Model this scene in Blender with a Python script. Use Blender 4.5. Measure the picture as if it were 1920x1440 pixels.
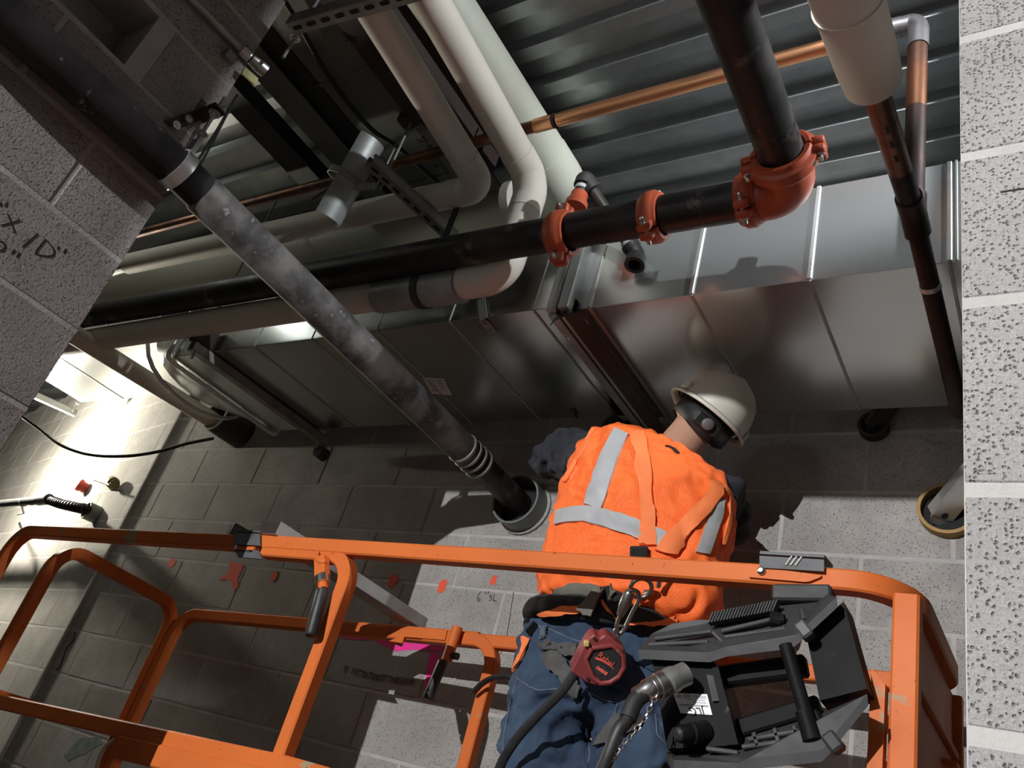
import bpy, bmesh, math, random
from mathutils import Vector as V, Matrix
from mathutils.bvhtree import BVHTree

for o in list(bpy.data.objects):
    bpy.data.objects.remove(o)
S = bpy.context.scene
COL = S.collection
random.seed(7)

# ------------------------------------------------------------------ camera
FPX = 1522.05
RT = V((0.83144690, 0.49261237, 0.25696129)).normalized()
DN = V((-0.06018108, 0.53961759, -0.83975657)).normalized()
FW = V((-0.55233530, 0.68274879, 0.47830932)).normalized()
cam = bpy.data.cameras.new('camera')
camo = bpy.data.objects.new('camera', cam)
COL.objects.link(camo)
cam.sensor_width = 36.0
cam.lens = 36.0 * FPX / 1920.0
cam.clip_start = 0.02
camo.matrix_world = Matrix(((RT.x, -DN.x, -FW.x, 0), (RT.y, -DN.y, -FW.y, 0), (RT.z, -DN.z, -FW.z, 0), (0, 0, 0, 1)))
S.camera = camo

# ------------------------------------------------------------------ world, lamps, exposure
w = bpy.data.worlds.new('world')
S.world = w
w.use_nodes = True
bg = w.node_tree.nodes['Background']
bg.inputs[0].default_value = (0.80, 0.84, 0.80, 1)
bg.inputs[1].default_value = 0.018

def lamp(name, loc, power, radius, color, target=None, spot=None, blend=.4):
    l = bpy.data.lights.new(name, 'SPOT' if spot else 'POINT')
    l.energy = power
    l.shadow_soft_size = radius
    l.color = color
    if spot:
        l.spot_size = math.radians(spot)
        l.spot_blend = blend
    o = bpy.data.objects.new(name, l)
    o.location = loc
    if target:
        o.rotation_euler = (V(target) - V(loc)).to_track_quat('-Z', 'Y').to_euler()
    COL.objects.link(o)
    return o
# floodlight far back in the near room (its beam passes under the added blocker behind the camera)
lamp('near_room_floodlight', (-1.19, -4.0, 1.60), 1250, 0.014, (0.985, 0.98, 0.985))
# lamp near the deck in the corridor, hidden behind the right wall
lamp('corridor_right_lamp', (1.05, 1.08, 2.21), 190, 0.03, (0.90, 0.96, 1.0), target=(-1.3, 1.62, 1.98), spot=62, blend=.35)
# small lamp under the deck of the near room, above and behind the camera
lamp('near_room_ceiling_lamp', (0.10, -0.25, 2.19), 300, 0.03, (0.93, 0.97, 1.0), target=(-.55, 1.6, 2.20), spot=48, blend=.5)
# work lamp further down the corridor, hidden behind the left wall
lamp('corridor_work_lamp', (-5.75, 2.17, 1.42), 190, 0.04, (1.0, 0.94, 0.78))
# weak fill added to brighten the deck behind the left wall, no lamp known
lamp('corridor_deck_fill', (-3.5, 0.95, 2.14), 2.6, 0.05, (0.95, 1.0, 0.93))

S.view_settings.view_transform = 'Standard'
S.view_settings.look = 'None'
S.view_settings.exposure = 0.0
S.view_settings.gamma = 1.0
S.view_settings.use_curve_mapping = False

# ------------------------------------------------------------------ helpers
def ray(px, py):
    return RT * ((px - 960) / FPX) + DN * ((py - 720) / FPX) + FW
def A(px, py, x=None, y=None, z=None, d=None):
    """point seen at photo pixel px,py on the plane X=x, Y=y or Z=z (or at camera depth d)"""
    r = ray(px, py)
    if d is not None: return r * d
    if x is not None: return r * (x / r.x)
    if y is not None: return r * (y / r.y)
    return r * (z / r.z)

def link(me, name, m=None, parent=None, smooth=False):
    if isinstance(me, bmesh.types.BMesh):
        b = me
        me = bpy.data.meshes.new(name)
        b.normal_update()
        b.to_mesh(me)
        b.free()
    o = bpy.data.objects.new(name, me)
    if m is not None and len(me.materials) == 0: me.materials.append(m)
    COL.objects.link(o)
    if parent is not None: o.parent = parent
    if smooth:
        for p in me.polygons: p.use_smooth = True
    return o
def tag(o, label, cat, group=None):
    o['label'] = label; o['category'] = cat
    if group: o['group'] = group
    return o
def thing(name, label, cat, loc=(0, 0, 0), group=None):
    """an Empty at the base of a thing; its parts are given in world coordinates and moved under it"""
    o = bpy.data.objects.new(name, None)
    o.empty_display_size = .05
    COL.objects.link(o)
    o.location = loc
    return tag(o, label, cat, group)
def under(o, parent):
    """parent keeping the world place (parents here are only translated)"""
    L = V((0, 0, 0)); p = parent
    while p is not None:
        L += V(p.location); p = p.parent
    o.parent = parent
    o.location = V(o.location) - L
    return o
def struct(o): o['kind'] = 'structure'; return o

def frame(d, up=(0, 0, 1)):
    d = V(d).normalized(); u = V(up)
    if abs(d.dot(u)) > .98: u = V((0, 1, 0)) if abs(d.y) < .9 else V((1, 0, 0))
    s = d.cross(u).normalized(); u = s.cross(d).normalized()
    return s, u
def box(bm, c, ax, ay, az, ch=0.0):
    """box with centre c and half-axis vectors; ch chamfers its edges"""
    c, ax, ay, az = V(c), V(ax), V(ay), V(az)
    t = bmesh.new()
    bmesh.ops.create_cube(t, size=2)
    if ch:
        lx, ly, lz = ax.length, ay.length, az.length
        for v in t.verts: v.co = V((v.co.x * lx, v.co.y * ly, v.co.z * lz))
        bmesh.ops.bevel(t, geom=list(t.edges), offset=ch, segments=1, affect='EDGES')
        ax, ay, az = ax / lx, ay / ly, az / lz
    vm = {}
    for v in t.verts: vm[v] = bm.verts.new(c + ax * v.co.x + ay * v.co.y + az * v.co.z)
    flip = ax.cross(ay).dot(az) < 0
    for f in t.faces:
        vs = [vm[v] for v in f.verts]
        bm.faces.new(vs[::-1] if flip else vs)
    t.free()
    return bm
def abox(bm, lo, hi, ch=0.0):
    lo, hi = V(lo), V(hi); c = (lo + hi) / 2; h = (hi - lo) / 2
    return box(bm, c, (h.x, 0, 0), (0, h.y, 0), (0, 0, h.z), ch)
def beam(bm, p, q, wd, ht, up=(0, 0, 1), ch=0.0):
    """rectangular bar from p to q, wd along the side, ht along up"""
    p, q = V(p), V(q); s, u = frame(q - p, up)
    return box(bm, (p + q) / 2, (q - p) / 2, s * wd / 2, u * ht / 2, ch)
def tube(bm, pts, rad, n=20, caps=True, sx=1.0, up=None, square=0):
    """swept tube; rad a number or one per point"""
    pts = [V(p) for p in pts]; N = len(pts)
    rs = rad if isinstance(rad, (list, tuple)) else [rad] * N
    T = []
    for i in range(N):
        a = pts[i] - pts[i - 1] if i else pts[1] - pts[0]
        b = pts[i + 1] - pts[i] if i < N - 1 else a
        if i == 0: a = b
        t = (a.normalized() + b.normalized())
        T.append(t.normalized() if t.length > 1e-6 else b.normalized())
    s, u = frame(T[0], up or (0, 0, 1))
    if square: n = 8
    rings = []
    for i in range(N):
        if i:
            u = (u - T[i] * u.dot(T[i])).normalized(); s = T[i].cross(u).normalized()
        ring = []
        for k in range(n):
            if square:
                # square profile with chamfered corners (8 points)
                x, y = ((1, -.8), (1, .8), (.8, 1), (-.8, 1), (-1, .8), (-1, -.8), (-.8, -1), (.8, -1))[k]
            else:
                a = 2 * math.pi * k / n
                x, y = math.cos(a), math.sin(a)
            ring.append(bm.verts.new(pts[i] + (s * x * sx + u * y) * rs[i]))
        rings.append(ring)
    for i in range(N - 1):
        for k in range(n):
            k2 = (k + 1) % n
            bm.faces.new((rings[i][k], rings[i][k2], rings[i + 1][k2], rings[i + 1][k]))
    if caps:
        bm.faces.new(rings[0][::-1]); bm.faces.new(rings[-1])
    return bm
def pipe_shell(bm, p, q, ro, ri, n=28):
    """open tube with wall thickness"""
    p, q = V(p), V(q); s, u = frame(q - p)
    R = []
    for c, r in ((p, ro), (q, ro), (q, ri), (p, ri)):
        R.append([bm.verts.new(c + (s * math.cos(6.28318 * k / n) + u * math.sin(6.28318 * k / n)) * r) for k in range(n)])
    for i in range(4):
        a, b = R[i], R[(i + 1) % 4]
        for k in range(n):
            k2 = (k + 1) % n
            bm.faces.new((a[k], b[k], b[k2], a[k2]))
    bmesh.ops.recalc_face_normals(bm, faces=bm.faces[:])
    return bm
def arc(p0, c, p1, n=8):
    """rounded corner p0 - c - p1 (quadratic)"""
    p0, c, p1 = V(p0), V(c), V(p1)
    return [(p0 * (1 - t) ** 2 + c * 2 * t * (1 - t) + p1 * t * t) for t in [i / n for i in range(n + 1)]]
def fillet(pts, r, n=8):
    """polyline with rounded corners of cut length r"""
    pts = [V(p) for p in pts]; out = [pts[0]]
    for i in range(1, len(pts) - 1):
        a, c, b = pts[i - 1], pts[i], pts[i + 1]
        ra = min(r, (a - c).length * .49); rb = min(r, (b - c).length * .49)
        u = (a - c).normalized(); v = (b - c).normalized()
        if abs(u.dot(v)) < .35:       # true circular fillet for near right angles
            ctr = c + u * ra + v * rb
            out += [ctr - v * rb * math.cos(t) - u * ra * math.sin(t) for t in [math.pi / 2 * k / n for k in range(n + 1)]]
        else:
            out += arc(c + u * ra, c, c + v * rb, n)
    out.append(pts[-1])
    return out
def spline(pts, n=8):
    pts = [V(p) for p in pts]; P = [pts[0] * 2 - pts[1]] + pts + [pts[-1] * 2 - pts[-2]]; out = []
    for i in range(1, len(P) - 2):
        a, b, c, d = P[i - 1:i + 3]
        for k in range(n):
            t = k / n
            out.append(.5 * ((2 * b) + (c - a) * t + (2 * a - 5 * b + 4 * c - d) * t * t + (3 * b - a - 3 * c + d) * t ** 3))
    out.append(pts[-1])
    return out
def prism(bm, poly, ex):
    """closed polygon (3-D points) extruded by vector ex"""
    ex = V(ex)
    a = [bm.verts.new(V(p)) for p in poly]; b = [bm.verts.new(V(p) + ex) for p in poly]
    n = len(a)
    f1 = bm.faces.new(a); f2 = bm.faces.new(b[::-1])
    for i in range(n): bm.faces.new((a[i], b[i], b[(i + 1) % n], a[(i + 1) % n]))
    bmesh.ops.recalc_face_normals(bm, faces=bm.faces[:])
    return bm
def lathe(bm, prof, o, d, n=24, up=(0, 0, 1)):
    """profile [(along, radius)] about axis d at o"""
    o = V(o); d = V(d).normalized(); s, u = frame(d, up)
    R = [[bm.verts.new(o + d * h + (s * math.cos(6.2831853 * k / n) + u * math.sin(6.2831853 * k / n)) * max(r, 1e-5)) for k in range(n)] for h, r in prof]
    for i in range(len(R) - 1):
        for k in range(n):
            k2 = (k + 1) % n
            bm.faces.new((R[i][k], R[i][k2], R[i + 1][k2], R[i + 1][k]))
    bm.faces.new(R[0][::-1]); bm.faces.new(R[-1])
    return bm
def B(): return bmesh.new()
def setsmooth(o, ang=40):
    for p in o.data.polygons: p.use_smooth = True
    m = o.modifiers.new('edges', 'EDGE_SPLIT'); m.split_angle = math.radians(ang)
    return o

# ------------------------------------------------------------------ materials
MATS = {}
def mk(name, c1, c2=None, scale=6.0, detail=6.0, ramp=(.35, .65), rough=.6, rough2=None, metal=0.0, bump=0.0, bscale=60.0,
       c3=None, s3=20.0, r3=(.55, .62), spec=.5, stretch=None, world=True, extra=None, sheen=0):
    m = bpy.data.materials.new(name); m.use_nodes = True
    nt = m.node_tree; N = nt.nodes; L = nt.links
    p = N['Principled BSDF']
    p.inputs['Metallic'].default_value = metal
    p.inputs['Roughness'].default_value = rough
    p.inputs['Specular IOR Level'].default_value = spec
    if world:
        g = N.new('ShaderNodeNewGeometry'); co = g.outputs['Position']
    else:
        g = N.new('ShaderNodeTexCoord'); co = g.outputs['Object']
    if stretch:
        mp = N.new('ShaderNodeMapping'); mp.inputs['Scale'].default_value = stretch
        L.new(co, mp.inputs[0]); co = mp.outputs[0]
    def noise(s, d=6.0, r=.6):
        n = N.new('ShaderNodeTexNoise'); n.inputs['Scale'].default_value = s; n.inputs['Detail'].default_value = d; n.inputs['Roughness'].default_value = r
        L.new(co, n.inputs['Vector']); return n.outputs['Fac']
    def rampn(f, a, b):
        r = N.new('ShaderNodeMapRange'); r.inputs[1].default_value = a; r.inputs[2].default_value = b
        L.new(f, r.inputs[0]); return r.outputs[0]
    def mix(f, a, b):
        x = N.new('ShaderNodeMix'); x.data_type = 'RGBA'
        L.new(f, x.inputs[0])
        for sock, v in ((x.inputs[6], a), (x.inputs[7], b)):
            if isinstance(v, tuple): sock.default_value = (*v, 1)
            else: L.new(v, sock)
        return x.outputs[2]
    col = c1
    if c2 is not None:
        f = rampn(noise(scale, detail), *ramp)
        col = mix(f, c1, c2)
        if rough2 is not None:
            rr = N.new('ShaderNodeMapRange'); rr.inputs[3].default_value = rough; rr.inputs[4].default_value = rough2
            L.new(f, rr.inputs[0]); L.new(rr.outputs[0], p.inputs['Roughness'])
    if c3 is not None:
        col = mix(rampn(noise(s3, 5.0), *r3), col, c3)
    hs = []
    if extra: col, hs = extra(N, L, co, col, mix, noise, rampn)
    if isinstance(col, tuple): p.inputs['Base Color'].default_value = (*col, 1)
    else: L.new(col, p.inputs['Base Color'])
    if bump:
        b = N.new('ShaderNodeBump'); b.inputs['Strength'].default_value = bump; b.inputs['Distance'].default_value = .004
        h = noise(bscale, 8.0, .65)
        for x in hs:
            ad = N.new('ShaderNodeMath'); ad.operation = 'ADD'; L.new(h, ad.inputs[0]); L.new(x, ad.inputs[1]); h = ad.outputs[0]
        L.new(h, b.inputs['Height']); L.new(b.outputs[0], p.inputs['Normal'])
    if sheen: p.inputs['Sheen Weight'].default_value = sheen
    MATS[name] = m
    return m

def cmu_extra(pore, dark, dens):
    def fn(N, L, co, col, mix, noise, rampn):
        # open pores between the aggregate grains
        v = N.new('ShaderNodeTexVoronoi'); v.inputs['Scale'].default_value = pore; v.inputs['Randomness'].default_value = 1
        wn = N.new('ShaderNodeTexNoise'); wn.inputs['Scale'].default_value = pore * 1.2; wn.inputs['Detail'].default_value = 3
        L.new(co, wn.inputs['Vector'])
        ad = N.new('ShaderNodeMixRGB'); ad.blend_type = 'ADD'; ad.inputs[0].default_value = .004
        L.new(co, ad.inputs[1]); L.new(wn.outputs['Color'], ad.inputs[2])
        L.new(ad.outputs[0], v.inputs['Vector'])
        sep = N.new('ShaderNodeSeparateColor'); L.new(v.outputs['Color'], sep.inputs[0])
        lt = N.new('ShaderNodeMath'); lt.operation = 'LESS_THAN'; lt.inputs[1].default_value = dens; L.new(sep.outputs[0], lt.inputs[0])
        d = rampn(v.outputs['Distance'], .45, .20)
        pit = N.new('ShaderNodeMath'); pit.operation = 'MULTIPLY'; L.new(d, pit.inputs[0]); L.new(lt.outputs[0], pit.inputs[1])
        # sandy grain
        gr = N.new('ShaderNodeMath'); gr.operation = 'MULTIPLY'; gr.inputs[1].default_value = .38; L.new(rampn(noise(pore * 1.7, 3.0, .7), .42, .62), gr.inputs[0])
        c = mix(gr.outputs[0], col, dark)
        c = mix(pit.outputs[0], c, dark)
        inv = N.new('ShaderNodeMath'); inv.operation = 'MULTIPLY'; inv.inputs[1].default_value = -.75; L.new(pit.outputs[0], inv.inputs[0])
        return c, [inv.outputs[0]]
    return fn
M_CMU = mk('concrete_block', (.40, .385, .365), (.30, .285, .27), 5.0, 8, (.35, .7), .93, bump=.75, bscale=170, c3=(.52, .50, .48), s3=2.2, r3=(.55, .75),
           extra=cmu_extra(210, (.17, .16, .152), .22), spec=.2)
M_CMUR = mk('concrete_block_coarse', (.50, .487, .48), (.41, .397, .385), 7.0, 8, (.3, .7), .93, bump=1.0, bscale=200, c3=(.54, .525, .51), s3=3, r3=(.5, .75),
            extra=cmu_extra(265, (.22, .213, .207), .52), spec=.2)
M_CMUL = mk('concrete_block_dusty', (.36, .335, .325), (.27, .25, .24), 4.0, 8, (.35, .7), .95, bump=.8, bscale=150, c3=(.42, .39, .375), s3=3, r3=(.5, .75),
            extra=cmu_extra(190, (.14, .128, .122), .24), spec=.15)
M_MORT = mk('mortar', (.47, .455, .44), (.36, .345, .33), 9.0, 8, (.35, .7), .95, bump=.6, bscale=140, spec=.15)
M_MORTR = mk('mortar_pale', (.53, .515, .50), (.45, .435, .42), 9.0, 8, (.35, .7), .95, bump=.6, bscale=110, spec=.15)
M_DECK = mk('galvanised_deck', (.40, .415, .42), (.30, .31, .315), 9.0, 5, (.3, .7), .33, .40, metal=.94, bump=.05, bscale=300)
M_GALV = mk('galvanised_sheet', (.72, .74, .735), (.64, .66, .655), 2.5, 2, (.15, .85), .21, .25, metal=.86, bump=.02, bscale=420)
M_GALVD = mk('galvanised_dull', (.44, .45, .44), (.32, .33, .32), 14.0, 6, (.3, .7), .42, .55, metal=.55, bump=.05, bscale=200)
M_FLOOR = mk('concrete_floor', (.075, .072, .07), (.05, .048, .046), 3.0, 8, (.3, .7), .9, bump=.2, bscale=60)

# ------------------------------------------------------------------ walls of concrete blocks
BLOCKS = {}
def block_mesh(l, h, m, key):
    k = (round(l, 3), round(h, 3), key)
    if k not in BLOCKS:
        b = B()
        box(b, (0, 0, 0), (l / 2, 0, 0), (0, .03, 0), (0, 0, h / 2), .002)
        me = bpy.data.meshes.new('block'); b.to_mesh(me); b.free(); me.materials.append(m)
        BLOCKS[k] = me
    return BLOCKS[k]
def block_wall(wall, o, u, zs, lo, hi, heads, L, m, key, joint=.010, skip=None, proud=.0009):
    """wall: parent object. o: point on the face at u=0, u: unit vector along the face (outward normal = u x z).
    zs: bed-joint heights; lo/hi: extent along u; heads(i): offset of the head joints of course i"""
    o, u = V(o), V(u).normalized(); n = u.cross(V((0, 0, 1)))
    ang = math.atan2(u.y, u.x)
    for i in range(len(zs) - 1):
        z0, z1 = zs[i], zs[i + 1]
        s = heads(i); k = math.floor((lo - s) / L)
        while s + k * L < hi - .02:
            a, b = max(lo, s + k * L), min(hi, s + (k + 1) * L); k += 1
            if b - a < .03: continue
            ja = joint / 2 if a > lo + .001 else 0; jb = joint / 2 if b < hi - .001 else 0
            mid = (a + b) / 2
            if skip and skip(mid, (z0 + z1) / 2): continue
            bo = bpy.data.objects.new('block', block_mesh(b - a - ja - jb, z1 - z0 - joint, m, key))
            COL.objects.link(bo)
            bo.parent = wall
            bo.location = o + u * ((a + ja + b - jb) / 2) + V((0, 0, (z0 + z1) / 2)) - n * (.03 - proud + random.uniform(-.0005, .0005))
            bo.rotation_euler = (0, 0, ang)

CORN = -4.25
# back wall
b = B(); abox(b, (CORN, 2.40, -1.6), (1.2, 2.60, 2.30))
wall_back = struct(link(b, 'wall_back', M_MORT))
zs = [.142 + .2085 * k for k in range(-5, 11)]
block_wall(wall_back, (0, 2.40, 0), (1, 0, 0), zs, CORN, 1.2, lambda i: -.255 if i % 2 else -.015, .478, M_CMU, 'back')
# wall turning away at the left
ca, sa = math.cos(math.radians(11)), math.sin(math.radians(11))
AU = V((ca, -sa, 0))
b = B()
c0 = V((CORN, 2.40, 0)); nn = AU.cross(V((0, 0, 1)))
box(b, c0 - AU * 4.0 - nn * .1 + V((0, 0, .35)), AU * 4.0, nn * .1, (0, 0, 1.95))
wall_angle = struct(link(b, 'wall_far_left', M_MORT))
block_wall(wall_angle, c0, AU, zs, -5.0, 0, lambda i: -.16 if i % 2 else -.40, .478, M_CMU, 'back')
# sealed movement joint at the turn of the wall
b = B(); beam(b, (CORN - .012, 2.398, -1.6), (CORN - .012, 2.398, 2.25), .022, .03, up=(0, 1, 0), ch=.004)
struct(link(b, 'trim_1', M_MORTR))

# right wall of the opening (faces the camera)
RY = .74; RX = -.070
b = B(); abox(b, (RX, RY, -1.6), (1.6, RY + .2, 2.26))
wall_right = struct(link(b, 'wall_right', M_MORTR))
zr = [.161 + .208 * k for k in range(-7, 11)]
block_wall(wall_right, (0, RY, 0), (1, 0, 0), zr, RX, 1.6, lambda i: RX + (.2 if i % 2 else .4), .4, M_CMUR, 'right', joint=.013, proud=.0014)

# left wall of the near room (runs along Y, ends at a free vertical edge)
LX, LY = -1.87, .722
zl = [.531 + .211 * k for k in range(-6, 9)]
HY0, HY1, HZ0, HZ1 = .285, .475, 1.385, 1.575      # ragged opening in one course
b = B()
abox(b, (LX - .2, -5.0, -1.6), (LX, LY, HZ0))
abox(b, (LX - .2, -5.0, HZ1), (LX, LY, 2.26))
abox(b, (LX - .2, -5.0, HZ0), (LX, HY0, HZ1))
abox(b, (LX - .2, HY1, HZ0), (LX, LY, HZ1))
abox(b, (LX - .2, HY0, HZ0), (LX - .165, HY1, HZ1))
wall_left = struct(link(b, 'wall_left', M_MORT))
# along +Y the outward normal u x z = +X
def lskip(m_, z_): return HZ0 < z_ < HZ1 and HY0 < m_ < HY1
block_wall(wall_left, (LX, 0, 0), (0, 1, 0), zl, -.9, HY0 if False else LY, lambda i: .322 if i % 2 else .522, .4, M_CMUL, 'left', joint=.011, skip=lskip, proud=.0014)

# floor and steel deck
b = B(); abox(b, (-9, -5.0, -1.70), (1.6, 3.6, -1.60)); struct(link(b, 'floor', M_FLOOR))
DZ, PITCH = 2.262, .1524
ceiling = struct(thing('ceiling', 'x', 'x')); del ceiling['label']; del ceiling['category']
prof = [(0, 0), (.050, 0), (.064, .040), (.1384, .040), (.1524, 0)]
def deck_sheet(y0, ribs):
    b = B(); pts = []
    for k in range(ribs):
        for (a, h) in prof[:-1]: pts.append((y0 + k * PITCH + a, DZ + h))
    pts.append((y0 + ribs * PITCH, DZ))
    r = [[b.verts.new((x, y, z)) for (y, z) in pts] for x in (-9, 1.6)]
    for i in range(len(pts) - 1): b.faces.new((r[0][i], r[1][i], r[1][i + 1], r[0][i + 1]))
    r2 = [[b.verts.new((x, y, z + .1)) for (y, z) in (pts[0], pts[-1])] for x in (-9, 1.6)]
    b.faces.new((r2[0][0], r2[0][1], r2[1][1], r2[1][0]))
    o = link(b, 'deck_sheet', M_DECK, ceiling)
    return o
y = 1.275 - PITCH * 30
for k in range(8): deck_sheet(y + k * 6 * PITCH, 6)

# unseen block added behind the camera to cut off the floodlight's beam
b = B(); abox(b, (LX, -.60, 1.366), (1.6, -.40, 2.26)); struct(link(b, 'added_light_blocker', M_MORT))

# ------------------------------------------------------------------ more materials
M_BLACK = mk('black_steel_pipe', (.018, .016, .016), (.045, .038, .034), 5.0, 8, (.42, .62), .42, .6, metal=.35, bump=.12, bscale=90,
             c3=(.15, .125, .105), s3=8.0, r3=(.58, .68))
M_GREYPIPE = mk('dirty_grey_pipe', (.125, .117, .11), (.030, .027, .027), 6.5, 8, (.44, .60), .7, bump=.25, bscale=70, c3=(.21, .20, .19), s3=26, r3=(.63, .71))
M_DARKPIPE = mk('dark_dusty_pipe', (.020, .019, .021), (.042, .038, .040), 5, 8, (.45, .62), .75, spec=.15, bump=.15, bscale=80, c3=(.18, .165, .16), s3=22, r3=(.64, .70))
M_WHITE = mk('white_pipe_jacket', (.66, .61, .53), (.56, .52, .45), 3.0, 5, (.3, .75), .62, bump=.10, bscale=24)
M_PALE = mk('pale_green_pipe', (.50, .50, .42), (.42, .42, .355), 2.0, 5, (.3, .7), .5, bump=.03, bscale=30)
M_PVC = mk('grey_sleeve_plastic', (.17, .20, .185), (.12, .14, .13), 6, 5, (.3, .7), .5)
M_COPPER = mk('bright_copper', (.83, .42, .22), (.62, .29, .14), 5, 5, (.35, .7), .30, .42, metal=1.0, bump=.02, bscale=200)
M_COPPERD = mk('tarnished_copper', (.30, .13, .07), (.10, .055, .04), 5.0, 6, (.38, .62), .36, .5, metal=.9, bump=.05, bscale=120,
               c3=(.42, .27, .12), s3=9, r3=(.66, .74))
M_COPPERB = mk('dark_shaded_copper', (.050, .026, .021), (.026, .016, .015), 6.0, 6, (.38, .62), .45, .6, metal=.6, bump=.08, bscale=120)  # near-black tone stands in for the unlit lower part of the pipe
M_SOLDER = mk('soot_grey_copper', (.23, .22, .225), (.15, .14, .15), 14, 6, (.38, .62), .4, metal=.8)
M_ORG = mk('orange_red_paint', (.46, .085, .030), (.36, .062, .025), 9, 6, (.35, .7), .42, .55, bump=.05, bscale=60)
M_ZINC = mk('zinc_bolt', (.72, .72, .70), (.55, .55, .54), 30, 3, (.3, .7), .3, metal=1.0)
M_CAST = mk('black_cast_iron', (.028, .027, .026), (.05, .047, .045), 20, 5, (.35, .7), .55, metal=.3, bump=.2, bscale=110)
M_TAPE = mk('white_thread_tape', (.6, .6, .58), (.42, .42, .41), 40, 4, (.3, .7), .7)
M_RUST = mk('brown_primer_steel', (.060, .036, .030), (.035, .024, .022), 7, 6, (.35, .7), .6, metal=.2, bump=.1, bscale=60)
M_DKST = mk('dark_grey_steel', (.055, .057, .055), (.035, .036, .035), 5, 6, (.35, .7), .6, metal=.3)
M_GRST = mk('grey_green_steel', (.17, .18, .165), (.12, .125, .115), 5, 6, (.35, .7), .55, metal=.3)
M_RUBBER = mk('black_rubber', (.014, .014, .015), (.024, .024, .025), 30, 4, (.35, .7), .6)
M_STRUT = mk('galvanised_strut', (.36, .36, .34), (.24, .24, .225), 12, 5, (.35, .7), .5, .6, metal=.7, bump=.05)
M_HOLE = mk('dark_slot', (.012, .012, .012), rough=.9)
M_PAPER = mk('printed_paper', (.62, .60, .56), (.55, .53, .49), 12, 4, (.4, .6), .8)
M_INK = mk('black_ink', (.018, .017, .018), rough=.8)

# ------------------------------------------------------------------ rectangular ducts
def duct(name, label, x0, x1, y0, y1, z0, z1, seams, cleat_w=.012, proud=.006, mat=None):
    mat = mat or M_GALV
    t = thing(name, label, 'duct', ((x0 + x1) / 2, (y0 + y1) / 2, z0))
    xs = [x0] + sorted(seams) + [x1]
    for a, c in zip(xs, xs[1:]):
        b = B(); g = .0012
        abox(b, (a + g, y0, z0), (c - g, y1, z1), .0015)
        # every sheet bellies out a little, so the pieces catch the light differently
        o = link(b, 'duct_section', mat); under(o, t)
    for s in seams:
        b = B()
        abox(b, (s - cleat_w / 2, y0 - proud, z0 + .002), (s + cleat_w / 2, y0 + .002, z1), .002)
        o = link(b, 'cleat', MATS['bright_cleat']); under(o, t)
        b = B()
        abox(b, (s - .004, y0, z0 - .0035), (s + .004, y1, z0 + .002), .001)
        o = link(b, 'cleat', M_GALVD); under(o, t)
    return t
mk('bright_cleat', (.80, .81, .80), (.68, .69, .68), 20, 4, (.3, .7), .38, metal=.9)
DF, DR, DB, DT = 1.621, 2.25, 1.388, 1.712
d1 = duct('sheet_metal_duct', 'bright galvanised rectangular duct above the worker with raised white seams', -1.165, .55, DF, DR, DB, DT, [-1.117, -.802, -.490, -.178, .134])
b = B(); abox(b, (-.166, DF - .006, DB), (-.160, DF, DT), .001); under(link(b, 'cleat', M_GALVD), d1)
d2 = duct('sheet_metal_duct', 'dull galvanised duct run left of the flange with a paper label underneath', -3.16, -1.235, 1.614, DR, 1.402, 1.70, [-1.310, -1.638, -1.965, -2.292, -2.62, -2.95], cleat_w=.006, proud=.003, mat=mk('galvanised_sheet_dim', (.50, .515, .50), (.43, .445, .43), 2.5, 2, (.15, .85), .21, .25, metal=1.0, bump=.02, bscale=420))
# paper label stuck on the underside
q = [A(792, 707, z=1.401), A(832, 709, z=1.401), A(848, 741, z=1.401), A(810, 738, z=1.401)]
b = B(); prism(b, q, (0, 0, -.0012)); pl = link(b, 'paper_label', M_PAPER); under(pl, d2)
for r_ in range(5):
    f0, f1 = .12 + .15 * r_, .17 + .15 * r_
    for (u0, u1) in ((.12, .5), (.58, .86)):
        if random.random() < .75:
            def Q(u, v): return (q[0] * (1 - u) + q[1] * u) * (1 - v) + (q[3] * (1 - u) + q[2] * u) * v
            b = B(); prism(b, [Q(u0, f0), Q(u1 - random.random() * .1, f0), Q(u1 - .03, f1), Q(u0, f1)], (0, 0, -.0018)); under(link(b, 'print_line', M_STRUT), d2)
# flanged joint between the two runs
fl = thing('duct_flange_joint', 'bolted angle flange joining the two duct runs', 'flange', (-1.2, 1.93, 1.36))
for xx, m_, pr in ((-1.222, M_GALVD, .020), (-1.178, M_GALVD, .026)):
    b = B()
    abox(b, (xx - .018, 1.60 - pr, 1.375 - pr * .4), (xx + .018, 1.66, 1.745), .002)
    abox(b, (xx - .018, 1.60, 1.378 - pr), (xx + .018, 2.27, 1.42), .002)
    abox(b, (xx - .018, 1.60, 1.70), (xx + .018, 2.27, 1.745), .002)
    under(link(b, 'flange', m_), fl)
b = B(); abox(b, (-1.203, 1.585, 1.352), (-1.197, 2.26, 1.74)); under(link(b, 'gasket', M_RUBBER), fl)
for yy in (1.72, 1.9, 2.08):
    b = B(); lathe(b, [(-.03, .006), (-.03, .011), (-.022, .011), (-.022, .005), (.022, .005), (.022, .010), (.03, .010)], (-1.2, yy, 1.366), (1, 0, 0), 6)
    under(link(b, 'bolt', M_ZINC), fl)
b = B(); ang = B()
an = thing('steel_angle', 'dark brown steel angle crossing under the duct beside the flange', 'angle iron', (-1.13, 1.9, 1.33))
beam(b, (-1.150, 1.590, 1.350), (-1.150, 2.36, 1.350), .055, .007); under(link(b, 'leg', M_RUST), an)
b = B(); beam(b, (-1.178, 1.590, 1.3655), (-1.178, 2.36, 1.3655), .007, .030); under(link(b, 'leg', M_RUST), an)
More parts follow.
